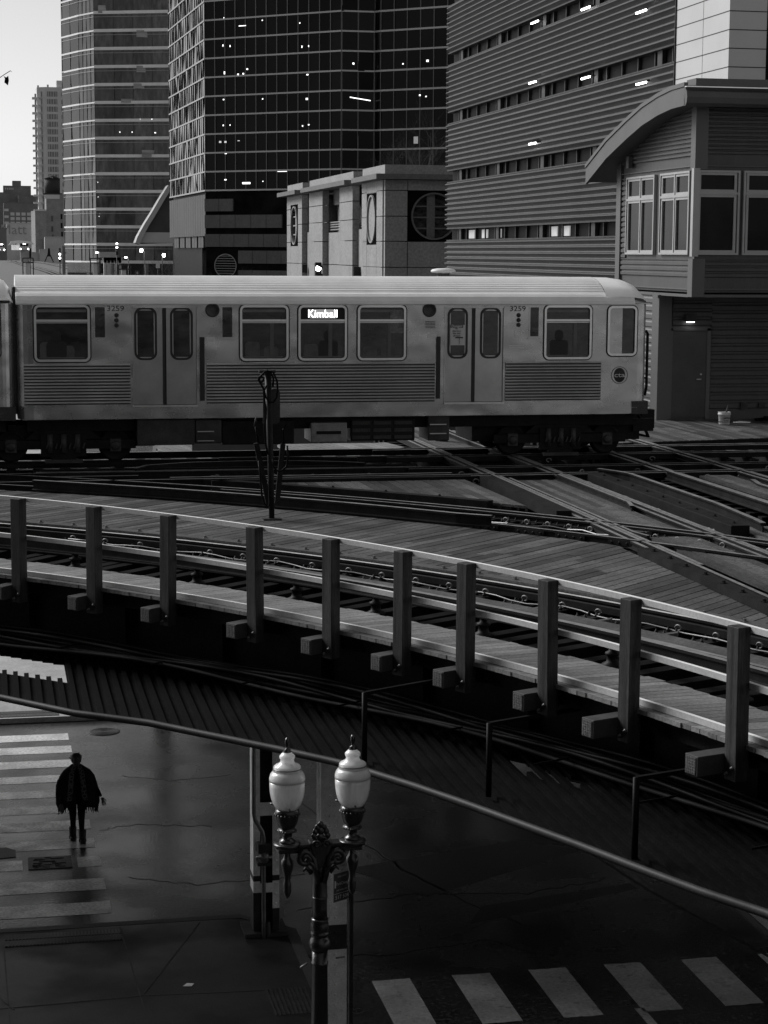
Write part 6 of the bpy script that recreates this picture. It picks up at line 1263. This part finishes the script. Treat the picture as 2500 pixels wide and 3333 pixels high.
# bare trees
def tree(label,x,y,z0,H,seed,spread=.5,depth=5,r0=.12):
    rnd=random.Random(seed); t=thing('bare_tree',label,'tree',(x,y,z0)); tb,cb2=MB(),MB()
    def grow(p,d,L,r,dep,B):
        q=p+d*L; mid_=p+d*L*.5+Vector((rnd.uniform(-1,1),rnd.uniform(-1,1),0))*L*.05; B.tube([p,mid_,q],[r,r*.85,r*.7],5 if dep>2 else 3,cap=False)
        if dep==0: return
        for i in range(3 if dep>1 else 3):
            nd_=(d+Vector((rnd.gauss(0,spread),rnd.gauss(0,spread),rnd.gauss(.12,.25)))).normalized(); grow(p+d*L*rnd.uniform(.55,1),nd_,L*rnd.uniform(.62,.85),r*.55,dep-1,cb2)
    grow(Vector((x,y,z0)),Vector((0,0,1)),H*.3,r0,depth,tb); tb.build('trunk',bark,t); cb2.build('crown',bark,t)
for i,(px,py,Y,H,z0) in enumerate(((1290,520,205.,15,11),(1350,500,204.,16,11),(1420,500,206.,16,11))): q=PY(px,py,Y); tree(('bare tree rising behind the limestone roof, leftmost of three','bare tree in the middle behind the limestone roof','bare tree behind the limestone roof next to the ribbed building')[i],q.x,Y,z0,H,30+i,.5,6,.11)
for i,(px,Y,H,z0) in enumerate(((610,225.,5.,4.),(700,222.,7,3.5),(775,223.,7.5,3.5),(540,250.,9,3.),(570,255.,10,3),(480,300.,12,0))): q=PY(px,860,Y); tree(('low bare shrub at the left foot of the dark tower','bare small tree before the round grille','bare small tree right of the round grille','thin bare tree under the leaning fin','taller bare tree by the dark tower corner','bare tree behind the lit street lamp')[i],q.x,Y,z0,H,50+i,.55,6,.07)
q=PY(2440,300,63.); tree('bare twiggy tree on the roof terrace at the top right',q.x,64.5,14.5,3.6,71,.6,6,.035)
# unseen blocks added behind and left of the viewer to shape the light
for lab,(x0,x1,y0,y1,h) in (('unseen tall block added left of the crossing to shade the street',(-50,-14,-60,24,40)),('unseen block added behind the viewpoint to shape light on the train',(-7,70,-60,-18,14))):
    t=thing('unseen_blocker',lab,'building',((x0+x1)/2,y0,0)); b=MB(); b.box(x0,x1,y0,y1,0,h); b.build('wall',mural if h<30 else brickd,t)
# unseen blocks added beyond the train to cut sky light reflected off the street
for lab,(x0,x1,y0,y1,h) in (('unseen low block added beyond the train to cut reflected sky light',(6.5,22.5,64,80,8.6)),('unseen block added behind the controller building to cut reflected sky light',(23,60,56,62,9.5))):
    t=thing('unseen_blocker',lab,'building',((x0+x1)/2,y0,0)); b=MB(); b.box(x0,x1,y0,y1,0,h); b.build('wall',brickd,t); b=MB(); x=x0+1
    while x<x1-2: b.box(x,x+1.8,y0-.06,y0-.01,.8,3.4); x+=3
    b.build('blocker_panes',bglass,t)

GR={'plank_deck':'plank decks between the tracks','straight_track':'straight tracks of the junction','curved_track':'curved tracks of the junction','curved_girder':'girders under the tracks','straight_girder':'girders under the tracks','riveted_column':'riveted columns by the sidewalk corner','steel_column':'dark columns under the tracks','tactile_plate':'tactile plates on the sidewalks','far_street_lamp':'lit street lamps in the distance','track_lamp':'small lit track lamps','railway_signal':'railway signals by the far tracks','signal_frame':'steel frames by the far tracks','railside_shed':'pale sheds by the far tracks','bare_tree':'bare trees','distant_train':'distant trains with lit headlights','unseen_blocker':'unseen blocks added around the crossing to shape the light','office_block':'dark office blocks on the skyline','equipment_post':'equipment posts by the far tracks'}
for o in list(bpy.data.objects):
    if o.parent is None and o.get('label'):
        g_=GR.get(o.name.split('.')[0])
        if g_: o['group']=g_
